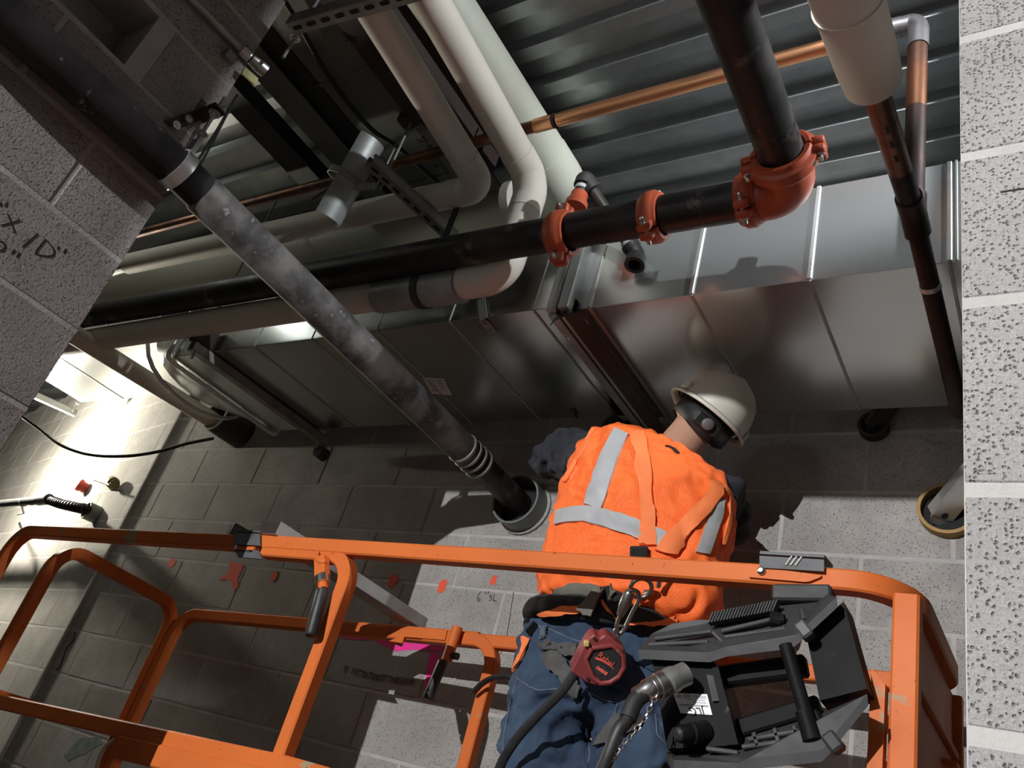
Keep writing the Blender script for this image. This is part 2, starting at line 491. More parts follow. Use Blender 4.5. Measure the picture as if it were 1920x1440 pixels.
b = B(); tube(b, [(-1.186, 1.60, 1.356), (-1.198, 1.585, 1.330), (-1.203, 1.577, 1.303)], [.006, .004, .001], 8); under(link(b, 'sealant_drip', M_RUST), an)
# small strap hanger clip and hook on the left duct
cl = thing('strap_clip', 'small screwed strap clip on the lower edge of the dull duct', 'clip', A(900, 600, y=1.60))
p0 = A(902, 560, y=1.606); p1 = A(907, 598, y=1.606)
b = B(); beam(b, p0, p1, .03, .003, up=(0, 1, 0)); under(link(b, 'strap', M_STRUT), cl)
b = B(); c_ = A(910, 606, z=1.398); box(b, c_ + V((0, .02, 0)), (.016, 0, 0), (0, .035, 0), (0, 0, .003), .001); under(link(b, 'plate', M_STRUT), cl)
for dy in (0, .035):
    b = B(); lathe(b, [(0, .005), (.004, .005)], c_ + V((0, dy, -.004)), (0, 0, -1), 6); under(link(b, 'screw', M_ZINC), cl)
hp = [A(1068, 771, z=1.396), A(1076, 771, z=1.396), A(1082, 784, z=1.392)]
b = B(); tube(b, hp, .004, 8); tag(link(b, 'wire_hook', M_DKST), 'tiny dark wire hook at the rear edge of the dull duct', 'hook')

# trapeze strut under the dull duct
def strut_bar(p, q, sz=.041, nslot=0, up=(0, 0, 1), mat=None, parent=None, slot_face='up', name='channel'):
    """slotted C channel from p to q, open side up"""
    p, q = V(p), V(q); s, u = frame(q - p, up); h = sz / 2; tk = .003
    b = B()
    box(b, (p + q) / 2 - u * (h - tk / 2), (q - p) / 2, s * h, u * tk / 2, .0008)
    for sg in (-1, 1):
        box(b, (p + q) / 2 + s * sg * (h - tk / 2), (q - p) / 2, s * tk / 2, u * h, .0008)
        box(b, (p + q) / 2 + s * sg * (h - .006) + u * (h - tk), (q - p) / 2, s * .006, u * tk, .0008)
    o = link(b, name, mat or M_STRUT)
    if parent: under(o, parent)
    L_ = (q - p).length; d = (q - p).normalized(); k = .03
    while k < L_ - .02 and nslot:
        c = p + d * k - u * (h + .0004)
        pts = []
        for i in range(12):
            a = 6.28318 * i / 12; xx = math.cos(a) * .007 + (.009 if math.cos(a) > 0 else -.009)
            pts.append(c + d * xx + s * math.sin(a) * .007)
        b = B(); prism(b, pts, u * .0006); so = link(b, 'slot', M_HOLE)
        if parent: under(so, parent)
        k += .05
    return o
def rod(p, q, parent, r=.005, nuts=()):
    b = B(); p, q = V(p), V(q); n = max(2, int((q - p).length / .006))
    tube(b, [p, q], r, 10)
    o = link(b, 'threaded_rod', M_STRUT); under(o, parent)
    for t in nuts:
        b = B(); c = p + (q - p) * t; lathe(b, [(-.005, .010), (.005, .010)], c, q - p, 6); under(link(b, 'nut', M_ZINC), parent)
        b = B(); lathe(b, [(-.001, .016), (.001, .016)], c + (q - p).normalized() * .007, q - p, 14); under(link(b, 'washer', M_ZINC), parent)
tz = thing('trapeze_hanger', 'galvanised strut trapeze holding up the dull duct', 'hanger', (-2.87, 1.95, 1.35))
strut_bar((-2.90, 1.53, 1.378), (-2.87, 2.345, 1.378), parent=tz, mat=M_STRUT)
rod((-2.90, 1.555, 1.33), (-2.90, 1.555, 2.262), tz, nuts=(.035, .085))
rod((-2.87, 2.30, 1.33), (-2.87, 2.30, 2.262), tz, nuts=(.035, .085))
b = B(); lathe(b, [(0, .030), (.05, .032), (.06, .02)], (-2.868, 2.31, 1.32), (0, 1, 0), 16); under(link(b, 'dark_end_cap', M_DKST), tz)
b = B(); abox(b, (-2.93, 1.52, 1.40), (-2.87, 1.60, 1.50), .003); under(link(b, 'angle_bracket', M_RUST), tz)

# oval transition at the left end of the dull duct, with flange rings
tr = thing('duct_transition', 'galvanised duct end with curved flange edges beside the sleeved white pipe', 'duct', (-3.3, 1.9, 1.42))
b = B(); n = 24
def ring_rr(x, cy, cz, hy, hz, e):
    out = []
    for k in range(n):
        a = 6.28318 * k / n; c_, s_ = math.cos(a), math.sin(a)
        out.append(V((x, cy + hy * math.copysign(abs(c_) ** e, c_), cz + hz * math.copysign(abs(s_) ** e, s_))))
    return out
rings = [ring_rr(-3.165, 1.932, 1.552, .318, .150, .12), ring_rr(-3.30, 1.94, 1.56, .31, .145, .5), ring_rr(-3.46, 1.95, 1.58, .29, .145, .95)]
vs = [[b.verts.new(p) for p in r_] for r_ in rings]
for i in range(2):
    for k in range(n): b.faces.new((vs[i][k], vs[i][(k + 1) % n], vs[i + 1][(k + 1) % n], vs[i + 1][k]))
bmesh.ops.recalc_face_normals(b, faces=b.faces[:])
under(link(b, 'transition_body', M_GALV, smooth=True), tr)
for x_, grow in ((-3.17, .028), (-3.46, .03)):
    b = B(); rr = ring_rr(x_, 1.94, 1.565, .318 + grow - (.03 if x_ < -3.4 else 0), .150 + grow, .12 if x_ > -3.4 else .95)
    tube(b, rr + [rr[0]], .010, 8, caps=False); under(link(b, 'flange_ring', MATS['bright_cleat'], smooth=True), tr)
# further duct at the far left
d3 = duct('sheet_metal_duct', 'short galvanised duct hanging far left behind the near block wall', -5.35, -3.85, 1.80, 2.33, 1.735, 1.98, [-4.35, -4.85], cleat_w=.01, proud=.004)
tz = thing('trapeze_hanger', 'strut hanger under the far left duct', 'hanger', (-5.2, 2.1, 1.7))
strut_bar(A(58, 738, z=1.71), A(143, 776, z=1.71), parent=tz); rod(A(143, 776, z=1.69) + V((0, -.03, 0)), A(143, 776, z=1.69) + V((0, -.03, .57)), tz, nuts=(.1,))

# ------------------------------------------------------------------ white insulated pipes
def runpipe(name, label, pts, r, mat, fr=.11, elbows=True, group=None, cat='pipe', cover=1.045, n=28):
    t = thing(name, label, cat, pts[0], group)
    pts = [V(p) for p in pts]
    path = fillet(pts, fr, 10)
    b = B(); tube(b, path, r, n); o = link(b, 'pipe', mat); under(o, t); setsmooth(o, 50)
    if elbows:
        for i in range(1, len(pts) - 1):
            a, c, e = pts[i - 1], pts[i], pts[i + 1]
            u = (a - c).normalized(); v = (e - c).normalized()
            k = fr + .02
            pp = fillet([c + u * k * 1.15, c, c + v * k * 1.15], fr, 10)
            b = B(); tube(b, pp, r * cover, n); o = link(b, 'elbow_cover', mat); under(o, t); setsmooth(o, 50)
    return t
ZP = 1.85
pe1 = A(905, 352, z=ZP)
W1a = runpipe('insulated_pipe', 'white insulated pipe turning left, leftmost of the overhead runs', [A(650, -60, z=ZP), pe1, A(240, 495, z=ZP)], .048, M_WHITE, .10)
# end of its jacket by the left wall
b = B(); e_ = A(268, 489, z=ZP); tube(b, [e_ + V((.0, 0, 0)), e_ + V((-.6, .02, 0))], .03, 16); under(link(b, 'bare_pipe_end', M_GALVD), W1a)
pe2 = V((-1.373, 1.5, ZP)); pe3 = V((-1.373, 1.5, 1.452))
W2 = runpipe('insulated_pipe', 'white insulated pipe dropping behind the black pipe and running left with a metal jacket', [A(772, -60, z=ZP), pe2, pe3, A(60, 655, y=1.49)], .052, M_WHITE, .10)
ja, jb = A(712, 557, y=1.497), A(866, 535, y=1.497)
b = B(); tube(b, [ja, jb], .0565, 28); o = link(b, 'metal_jacket', M_GALVD); under(o, W2); setsmooth(o)
jm = ja * .48 + jb * .52
b = B(); tube(b, [jm, jm + (jb - ja).normalized() * .028], .061, 28); o = link(b, 'hanger_band', M_DKST); under(o, W2); setsmooth(o)
b = B(); beam(b, jm + V((.014, 0, .055)), jm + V((.014, 0, .80)), .028, .003, up=(0, 1, 0)); o = link(b, 'hanger_strap', M_DKST); under(o, W2)
# big pale pipe above
ZQ = 2.10
q0 = A(1047, 290, z=ZQ); q0.x -= .055
W3 = runpipe('large_pale_pipe', 'large pale green pipe high under the deck, widest of the overhead runs', [V((q0.x - .02, .55, ZQ)), V((q0.x, 1.80, ZQ)), A(180, 545, z=ZQ)], .090, M_PALE, .16, cover=1.03)
b = B(); c_ = A(968, 382, y=1.66); tube(b, [c_ + V((-.02, 0, 0)), c_ + V((.015, 0, 0))], .085, 28); 
bm_ = b; o = link(b, 'joint_band', M_WHITE); under(o, W3); setsmooth(o)
# white pipe along Y entering a wall sleeve at the far left
s0 = A(428, 806, y=2.33); s1 = A(130, 622, y=1.35)
W4 = runpipe('insulated_pipe', 'white pipe running down into the dark wall sleeve at far left', [s1, s0], .043, M_WHITE, .1)
sl = thing('wall_sleeve', 'dark pipe sleeve in the back wall around the white pipe', 'sleeve', (s0.x, 2.4, s0.z))
b = B(); pipe_shell(b, (s0.x + .035, 2.20, s0.z + .015), (s0.x + .035, 2.42, s0.z + .015), .088, .082); o = link(b, 'tube', M_DKST); under(o, sl); setsmooth(o)
b = B(); pipe_shell(b, (s0.x + .035, 2.197, s0.z + .015), (s0.x + .035, 2.205, s0.z + .015), .0885, .0805); o = link(b, 'cut_rim', MATS['bright_cleat']); under(o, sl)

# ------------------------------------------------------------------ black sprinkler main with grooved couplings
BZ = 1.48
bp0 = A(165, 593, y=1.42); bp1 = V((-.479, 1.40, BZ))
bend = V((-.479, 1.40, BZ))
mainp = thing('black_steel_pipe', 'thick black steel pipe running across under the deck with an orange elbow', 'pipe', bp1)
xl = V((-.60, 1.40, BZ))
b = B(); tube(b, [bp0 + (bp0 - xl) * .1, xl], .051, 32); o = link(b, 'cross_run', M_BLACK); under(o, mainp); setsmooth(o)
yn = V((-.479, 1.285, BZ)); yf = V((-.479, .30, BZ))
b = B(); tube(b, [yn, yf], .051, 32); o = link(b, 'near_run', M_BLACK); under(o, mainp); setsmooth(o)
# elbow casting
b = B(); tube(b, fillet([xl + V((-.01, 0, 0)), bend, yn + V((0, -.01, 0))], .115, 12), .0585, 32); o = link(b, 'elbow', M_ORG); under(o, mainp); setsmooth(o)
# white paint splash on the pipe
def splash(c, n_, m_, parent, s, nrm):
    s_, u_ = frame(nrm)
    pts = [c + (s_ * math.cos(a) + u_ * math.sin(a)) * s * random.uniform(.45, 1.1) for a in [6.28318 * k / n_ for k in range(n_)]]
    b = B(); prism(b, pts, V(nrm).normalized() * .002); o = link(b, 'paint_splash', m_); under(o, parent)

def bolt(c, d, parent, L_=.05, r=.006):
    d = V(d).normalized()
    b = B(); lathe(b, [(-L_ / 2, r), (L_ / 2, r), (L_ / 2 + .003, r * .6)], c, d, 10); o = link(b, 'bolt', M_ZINC); under(o, parent)
    for t in (-L_ * .30, L_ * .26):
        b = B(); lathe(b, [(-.005, r * 1.75), (.005, r * 1.75)], V(c) + d * t, d, 6); under(link(b, 'nut', M_ZINC), parent)
def coupling(name, label, c, axis, bdir, r=.051, wd=.05, parent=None, outlet=None, big=1.0):
    c = V(c); ax = V(axis).normalized(); bd = V(bdir); bd = (bd - ax * bd.dot(ax)).normalized(); td = ax.cross(bd).normalized()
    t = parent or thing(name, label, 'coupling', c)
    for sg in (-1, 1):
        # half housing
        b = B(); n_ = 14; prof_ = [(-wd / 2, r + .001), (-wd / 2, r + .011), (-wd * .30, r + .015), (-wd * .22, r + .019 * big), (wd * .22, r + .019 * big), (wd * .30, r + .015), (wd / 2, r + .011), (wd / 2, r + .001)]
        rows = []
        for k in range(n_ + 1):
            a = math.radians(4) + (math.pi - math.radians(8)) * k / n_
            dv = td * sg * math.sin(a) + bd * math.cos(a)
            rows.append([b.verts.new(c + ax * h + dv * rr) for h, rr in prof_])
        m_ = len(prof_)
        for k in range(n_):
            for j in range(m_):
                b.faces.new((rows[k][j], rows[k][(j + 1) % m_], rows[k + 1][(j + 1) % m_], rows[k + 1][j]))
        b.faces.new(rows[0]); b.faces.new(rows[-1][::-1])
        # bolt pads
        for e in (-1, 1):
            box(b, c + bd * e * (r + .022) + td * sg * .013, ax * wd * .36, bd * .017, td * .010, .004)
        bmesh.ops.recalc_face_normals(b, faces=b.faces[:])
        o = link(b, 'housing', M_ORG); under(o, t); setsmooth(o, 45)
    for e in (-1, 1): bolt(c + bd * e * (r + .026), td, t, .075)
    return t
cx2 = A(1232, 385, y=1.40).x
coupling('grooved_coupling', 'orange pipe coupling on the black pipe between the outlet and the elbow', (cx2, 1.40, BZ), (1, 0, 0), (0, .35, .94))
# couplings of the elbow
coupling('', '', xl + V((.015, 0, 0)), (1, 0, 0), (0, .5, .87), parent=mainp)
coupling('', '', yn + V((0, .01, 0)), (0, 1, 0), (1, 0, .12), r=.055, wd=.056, parent=mainp, big=1.3)
# raised lettering strip on the elbow coupling
# outlet clamp with small branch
cx1 = A(1064, 405, y=1.40).x
oc = coupling('outlet_clamp', 'orange outlet clamp on the black pipe carrying a small branch', (cx1, 1.40, BZ), (1, 0, 0), (0, -.25, .97), wd=.056)
o0 = A(1080, 385, y=1.45); o1 = A(1096, 336, y=1.45)
b = B(); lathe(b, [(0, .034), (.02, .034), (.035, .026), (.055, .026)], o0 - (o1 - o0) * .1, o1 - o0, 20); o = link(b, 'outlet', M_ORG); under(o, oc); setsmooth(o)
o2 = A(1183, 462, y=1.575)
br = thing('branch_pipe', 'small black branch pipe with an open elbow hanging below the black pipe', 'pipe', o1)
dn_ = (o0 - o1).normalized(); al = (o2 - o1).normalized()
b = B(); lathe(b, [(.0, .024), (.012, .025), (.018, .0185), (.045, .0165)], o1 + dn_ * .014, dn_, 20); o = link(b, 'nipple', M_CAST); under(o, br); setsmooth(o)
b = B(); lathe(b, [(.0, .021), (.012, .020)], o1 + dn_ * .034, dn_, 20); o = link(b, 'thread_tape', M_TAPE); under(o, br); setsmooth(o)
b = B(); tube(b, fillet([o1 + dn_ * .028, o1 - dn_ * .006, o1 + al * .040], .022, 8), .027, 22); o = link(b, 'elbow', M_CAST); under(o, br); setsmooth(o)
b = B(); lathe(b, [(.036, .031), (.050, .031)], o1, al, 22); o = link(b, 'elbow_rim', M_CAST); under(o, br); setsmooth(o)
b = B(); tube(b, [o1 + al * .03, o2], .0185, 20); o = link(b, 'pipe', M_BLACK); under(o, br); setsmooth(o)
ed = (al * .25 + V((-.05, -.35, -1))).normalized()
e1 = o2 + al * .035
b = B(); lathe(b, [(-.018, .0225), (-.004, .0225)], o2, al, 20); o = link(b, 'thread_tape', M_TAPE); under(o, br); setsmooth(o)
b = B(); lathe(b, [(-.006, .028), (.010, .028), (.016, .025), (.030, .025)], o2, al, 20); o = link(b, 'socket', M_CAST); under(o, br); setsmooth(o)
b = B(); tube(b, fillet([o2 + al * .012, e1, e1 + ed * .02], .02, 8), .025, 22, caps=False); o = link(b, 'elbow', M_CAST); under(o, br); setsmooth(o)
b = B(); pipe_shell(b, e1 + ed * .012, e1 + ed * .045, .030, .019, 22); o = link(b, 'elbow_mouth', M_CAST); under(o, br); setsmooth(o)

# ------------------------------------------------------------------ copper
CZ_ = 1.97
ck = A(1722, 42, z=CZ_); ty = ck.y
c_l = A(395, 395, z=CZ_)
cp = thing('copper_pipe', 'copper pipe crossing the deck, bright at right and brown at left', 'pipe', (ck.x, ck.y, ck.z))
cm = A(1003, 229, z=CZ_)
def onc(px): # along the crossing pipe
    p_ = A(px, 0, z=CZ_); t0, t1 = 0., 1.
    lo_, hi_ = V((-4.5, ty - .03, CZ_)), V((ck.x, ty, CZ_))
    for _ in range(40):
        m_ = (t0 + t1) / 2; P = lo_ + (hi_ - lo_) * m_
        x_ = 960 + FPX * P.dot(RT) / P.dot(FW)
        if x_ < px: t0 = m_
        else: t1 = m_
    return lo_ + (hi_ - lo_) * t0
b = B(); tube(b, [onc(1046), onc(1600)], .0212, 20); o = link(b, 'bright_length', M_COPPER); under(o, cp); setsmooth(o)
b = B(); tube(b, [onc(250), onc(1000)], .0200, 20); o = link(b, 'tarnished_length', M_COPPERD); under(o, cp); setsmooth(o)
b = B(); tube(b, [onc(1003), onc(1040)], .0232, 20); o = link(b, 'coupling', M_COPPER); under(o, cp); setsmooth(o)
b = B(); tube(b, [onc(1038), onc(1042)], .0240, 20); o = link(b, 'solder_ring', M_COPPERB); under(o, cp); setsmooth(o)
b = B(); tube(b, [onc(1600), onc(1690)], .0212, 20); o = link(b, 'tinted_length', M_COPPERD); under(o, cp); setsmooth(o)
b = B(); tube(b, [onc(1672), onc(1690)], .0265, 20); o = link(b, 'threaded_adapter', M_SOLDER); under(o, cp); setsmooth(o)
TZ = 1.335
b = B(); tube(b, fillet([onc(1688), ck, ck + V((0, 0, -.10))], .035, 8), .0250, 20); o = link(b, 'elbow', M_SOLDER); under(o, cp); setsmooth(o)
b = B(); tube(b, [ck + V((0, 0, -.09)), ck + V((0, 0, -.32))], .0222, 20); o = link(b, 'drop_upper', M_COPPERD); under(o, cp); setsmooth(o)
b = B(); tube(b, [ck + V((0, 0, -.31)), V((ck.x, ck.y, TZ))], .0218, 20); o = link(b, 'drop_lower', M_COPPERB); under(o, cp); setsmooth(o)
# tee and run toward the wall
# the run along Y passes under the drop
ep = thing('copper_pipe', 'heat-stained copper pipe at right, darkened for shade, coming out of the white jacket', 'pipe', (ck.x, ty, TZ))
ex0 = A(1640, 165, x=ck.x); 
def yrun(y_): return V((ck.x - .004 * (y_ - ty), y_, TZ + (ex0.z - TZ) * (ty - y_) / (ty - ex0.y)))
ey = A(1788, 735, y=1.75); dirn = (V((ck.x, ty, TZ)) - ex0)
ctee = V((ck.x, ty, TZ))
b = B(); tube(b, [ex0 - dirn * .6, ex0 + dirn * .62], .0222, 20); o = link(b, 'red_length', M_COPPERD); under(o, ep); setsmooth(o)
b = B(); tube(b, [ex0 + dirn * .60, ctee], .0222, 20); o = link(b, 'shaded_length', M_COPPERB); under(o, ep); setsmooth(o)
far_ = A(1800, 775, y=1.95)
b = B(); tube(b, [ctee, far_], .0205, 20); o = link(b, 'far_length', M_COPPERB); under(o, ep); setsmooth(o)
fd = (far_ - ctee).normalized()
b = B(); tube(b, [ctee - dirn.normalized() * .06, ctee, ctee + fd * .055], .0265, 20); tube(b, [ctee, ctee + V((0, 0, .045))], .0262, 20); o = link(b, 'tee', M_COPPERB); under(o, ep); setsmooth(o)
b = B(); k_ = A(1747, 578, y=1.55); 
tt = (k_ - ctee).dot(fd); tube(b, [ctee + fd * (tt - .006), ctee + fd * (tt + .006)], .0225, 20); o = link(b, 'solder_ring', MATS['bright_cleat']); under(o, ep); setsmooth(o)
# white jacket over the near end
jd = (dirn).normalized()
j1 = ex0 - jd * .01; j0 = j1 - jd * .42
rows = []
b = B(); path = [j0, j0 + (j1 - j0) * .35, j0 + (j1 - j0) * .62, j1 - jd * .05, j1 - jd * .006, j1]
tube(b, path, [.051, .051, .050, .049, .046, .024], 28); o = link(b, 'white_jacket', M_WHITE); under(o, ep); setsmooth(o, 60)
b = B(); j2 = j0 + (j1 - j0) * .55; tube(b, [j2 - jd * .012, j2], [.0535, .052], 28); o = link(b, 'jacket_seam', M_WHITE); under(o, ep); setsmooth(o, 60)
b = B(); tube(b, spline([j2 + V((-.01, -.052, .0)), j2 + jd * .05 + V((.006, -.051, -.01)), j2 + jd * .10 + V((.0, -.051, -.008))], 5), .0018, 6); under(link(b, 'crack', M_DKST), ep)
for f_ in (.30, .55, .82):      # stamped marks along the red length
    p_ = ex0 + dirn * (.1 + f_ * .42); vn = (-p_).normalized(); vn = (vn - jd * vn.dot(jd)).normalized()
    b = B(); beam(b, p_ + vn * .0216 - jd * .010, p_ + vn * .0216 + jd * .010, .007, .002, up=vn); under(link(b, 'stamp', M_COPPERB), ep)

# ------------------------------------------------------------------ big grey pipe along the left wall into the back wall
g1 = A(985, 955, y=2.42)
gc = A(333, 318, x=-1.795)          # at the ring hanger
gn = A(20, 40, x=-1.80)
gd = (g1 - gc).normalized()
gp = thing('grey_drain_pipe', 'long dirty grey pipe running diagonally from the left wall into a wall sleeve', 'pipe', gc)
t_s = A(372, 385, y=1.0); 
def along(px):
    t0, t1 = 0., (g1 - gc).length
    for _ in range(40):
        m_ = (t0 + t1) / 2; P = gc + gd * m_; x_ = 960 + FPX * P.dot(RT) / P.dot(FW)
        if x_ < px: t0 = m_
        else: t1 = m_
    return gc + gd * t0
b = B(); tube(b, [gn + (gn - gc) * .6, gc, along(392)], .050, 30); o = link(b, 'near_length', M_DARKPIPE); under(o, gp); setsmooth(o)
b = B(); tube(b, [along(372), along(380), along(880)], [.046, .0545, .0545], 30); o = link(b, 'grey_length', M_GREYPIPE); under(o, gp); setsmooth(o)
b = B(); tube(b, [along(876), g1], .047, 30); o = link(b, 'far_length', M_BLACK); under(o, gp); setsmooth(o)
b = B()
for k in range(4):
    c_ = along(868 + k * 10); lathe(b, [(-.007, .0555), (-.004, .0585), (.004, .0585), (.007, .0555)], c_, gd, 28)
o = link(b, 'band_clamp', M_STRUT); under(o, gp); setsmooth(o)
sl = thing('wall_sleeve', 'pale green open sleeve in the back wall around the long grey pipe', 'sleeve', (g1.x, 2.4, g1.z))
b = B(); pipe_shell(b, (g1.x + .015, 2.315, g1.z - .005), (g1.x + .015, 2.42, g1.z - .005), .100, .093, 32); o = link(b, 'tube', M_PVC); under(o, sl); setsmooth(o)
b = B(); pipe_shell(b, (g1.x + .015, 2.388, g1.z - .005), (g1.x + .015, 2.402, g1.z - .005), .112, .099, 22); o = link(b, 'mortar_collar', M_CMU); under(o, sl)
b = B(); lathe(b, [(0, .0925), (.002, .0925)], (g1.x + .015, 2.386, g1.z - .005), (0, 1, 0), 28); under(link(b, 'hole_shade', M_HOLE), sl)  # dark disc laid over the block for the shade inside the sleeve
# ring hanger with rod and wall bracket
rh = thing('ring_hanger', 'galvanised ring hanger holding the long grey pipe beside the left wall', 'hanger', gc)
b = B(); pipe_shell(b, gc - gd * .016, gc + gd * .016, .0565, .0525, 30); o = link(b, 'band', MATS['bright_cleat']); under(o, rh); setsmooth(o)
r0 = gc + (V((0, 0, 1)) - gd * gd.z).normalized() * .052
b = B(); beam(b, r0, r0 + V((0, 0, .06)), .032, .012, up=gd); under(link(b, 'yoke', M_STRUT), rh)
rod(r0 + V((0, 0, .04)), r0 + V((0, 0, .22)), rh, nuts=(.2, .62))
rk = r0 + V((0, 0, .17))
b = B(); abox(b, (LX, rk.y - .022, rk.z - .003), (rk.x + .02, rk.y + .018, rk.z + .003), .001); abox(b, (LX, rk.y - .022, rk.z - .003), (LX + .006, rk.y + .018, rk.z + .05), .001)
under(link(b, 'wall_bracket', M_RUST), rh)
bolt(V((LX + .004, rk.y, rk.z + .032)), (1, 0, 0), rh, .03)

# ------------------------------------------------------------------ sleeves at right with strut ends
def strut_end(name_label, px, py, yo, ln, col_ring, rr):
    c = A(px, py, y=2.4)
    t = thing('wall_sleeve', name_label, 'sleeve', c)
    b = B(); pipe_shell(b, c + V((0, -.035, 0)), c + V((0, .02, 0)), rr, rr - .010, 30); o = link(b, 'ring', col_ring); under(o, t); setsmooth(o)
    b = B(); lathe(b, [(0, rr - .012), (.002, rr - .012)], c + V((0, -.004, 0)), (0, 1, 0), 26); under(link(b, 'hole_shade', M_HOLE), t)  # flat dark disc stands in for the shaded depth of the sleeve
    return t, c
M_FOAM = mk('ochre_foam_ring', (.42, .27, .10), (.32, .20, .08), 30, 4, (.3, .7), .8)
t, c = strut_end('ochre ring sleeve with a galvanised strut end beside the right wall', 1778, 962, 0, .2, M_FOAM, .078)
t2 = thing('strut_end', 'galvanised strut end poking out of the ochre ring sleeve', 'strut', c)
def ubar(t2, base, ln, hw, hh, m_):
    d = V((.60, -.62, .50)).normalized(); s, u = frame(d)
    p = base; q = base + d * ln
    for off, a, e in ((u * hh, s * hw, u * .004), (-u * hh, s * hw, u * .004), (s * hw, u * hh, s * .004)):
        b = B(); box(b, (p + q) / 2 + off, (q - p) / 2, a, e, .001); under(link(b, 'flange', m_), t2)
    b = B(); pts = []
    for k in range(9):
        a = math.pi * k / 8; pts.append(p + s * hw * math.cos(a) * .98 - d * math.sin(a) * .03 - u * hh)
    prism(b, pts, u * .005); under(link(b, 'rounded_end', m_), t2)
    b = B(); lathe(b, [(0, .010), (.003, .010)], p - u * (hh + .005) - d * -.01, u, 14); under(link(b, 'slot', M_HOLE), t2)
ubar(t2, c + V((-.018, -.02, -.012)), .17, .032, .016, MATS['bright_cleat'])
t, c = strut_end('sleeve coloured dark for the shade under the duct, with a strut end', 1640, 805, 0, .1, M_DKST, .046)
t2 = thing('strut_end', 'strut end coloured dark for the shade under the duct', 'strut', c)
ubar(t2, c + V((.0, -.02, .0)), .16, .026, .014, M_DKST)  # dark steel colour on sleeve and strut stands in for the duct's shadow

# ------------------------------------------------------------------ beams, strut and odds and ends under the deck
def ybeam(name, label, cat, x0, x1, z0, z1, y0, y1, mat, kind='box', mark=False):
    t = thing(name, label, cat, ((x0 + x1) / 2, (y0 + y1) / 2, z0))
    if kind == 'I':
        xm = (x0 + x1) / 2
        for lo, hi, nm in (((x0, y0, z0), (x1, y1, z0 + .010), 'bottom_flange'), ((x0, y0, z1 - .010), (x1, y1, z1), 'top_flange'), ((xm - .004, y0, z0 + .01), (xm + .004, y1, z1 - .01), 'web')):
            b = B(); abox(b, lo, hi, .001); under(link(b, nm, mat), t)
    elif kind == 'angle':
        b = B(); abox(b, (x0, y0, z0), (x1, y1, z0 + .008), .001); under(link(b, 'flat_leg', mat), t)
        b = B(); abox(b, (x0, y0, z0), (x0 + .008, y1, z1), .001); under(link(b, 'upright_leg', mat), t)
    else:
        b = B(); abox(b, (x0, y0, z0), (x1, y1, z1), .004); under(link(b, 'casing', mat), t)
        for yy in (y0 + .45, y0 + .95):
            b = B(); abox(b, (x0 - .003, yy, z0 - .003), (x1 + .003, yy + .012, z1), .001); under(link(b, 'seam', mat), t)
    return t
# I-beam left of the white pipes
xb = A(790, 200, z=2.06).x
ib = ybeam('steel_beam', 'dark brown steel beam running beside the leftmost white pipe', 'beam', xb - .075, xb + .085, 2.055, 2.262, .5, 1.66, M_RUST, 'I')
xg = A(640, 200, z=2.08).x
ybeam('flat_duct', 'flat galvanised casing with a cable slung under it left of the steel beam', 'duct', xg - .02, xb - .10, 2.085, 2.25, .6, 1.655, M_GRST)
ybeam('flat_duct', 'narrow dark grey casing between the cable and the dark angle', 'duct', xg - .22, xg - .04, 2.10, 2.25, .6, 1.655, M_DKST)
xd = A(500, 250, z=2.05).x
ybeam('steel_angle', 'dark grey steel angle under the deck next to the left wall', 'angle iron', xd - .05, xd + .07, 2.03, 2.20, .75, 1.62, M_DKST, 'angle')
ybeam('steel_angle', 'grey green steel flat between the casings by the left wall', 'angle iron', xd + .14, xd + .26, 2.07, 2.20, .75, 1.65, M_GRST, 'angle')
# cable slung below the casing
zc = 2.066
cab = [A(520, -20, z=zc), A(560, 45, z=zc), A(605, 125, z=zc), A(650, 190, z=zc), A(700, 245, z=zc - .01), A(745, 275, z=zc - .01), A(790, 315, z=zc), A(830, 350, z=zc)]
b = B(); tube(b, spline(cab, 6), .0085, 10); o = link(b, 'black_cable', M_RUBBER); setsmooth(o); tag(o, 'thick black cable slung along the flat casing under the deck', 'cable')
# chalk-like marks on the beam
for (x_, y_) in ((655, 75), (700, 95), (790, 265), (805, 285), (815, 310)):
    c_ = A(x_, y_, z=2.054)
    for k in range(3):
        b = B(); s_ = V((random.uniform(-.02, .02), random.uniform(-.03, .03), 0)); tube(b, [c_ - s_, c_ + s_ * .7], .0018, 5); under(link(b, 'marking', M_INK), ib)

# trapeze 1 : slotted strut under the near ends of the white pipes
z1_ = ZP - .052 - .0215 - .004
tz = thing('trapeze_hanger', 'slotted strut hanger at the top edge carrying the white pipes', 'hanger', A(600, 25, z=z1_))
pa, pb = A(548, 47, z=z1_), A(790, -22, z=z1_)
strut_bar(pa, pb, nslot=1, parent=tz)
ra = A(556, 55, z=z1_)
rod(A(531, 108, z=z1_ - .075), A(531, 108, z=z1_ - .075) + V((0, 0, .50)), tz, nuts=(.16,))
# trapeze 2 : along Y under the cross runs
z2_ = ZP - .048 - .0215 - .004
tz = thing('trapeze_hanger', 'slotted strut hanger under the white cross run beside the metal shield', 'hanger', A(765, 370, z=z2_))
pa, pb = A(694, 300, z=z2_), A(850, 445, z=z2_)
strut_bar(pa, pb, nslot=1, parent=tz)
pr = A(722, 335, z=z2_)
rod(pr + V((0, 0, -.05)), pr + V((0, 0, .30)), tz, nuts=(.14,))
b = B(); c_ = pr + V((0, 0, .29)); abox(b, c_ - V((.045, .03, .02)), c_ + V((.045, .03, .02)), .003); under(link(b, 'beam_clamp', M_RUST), tz)
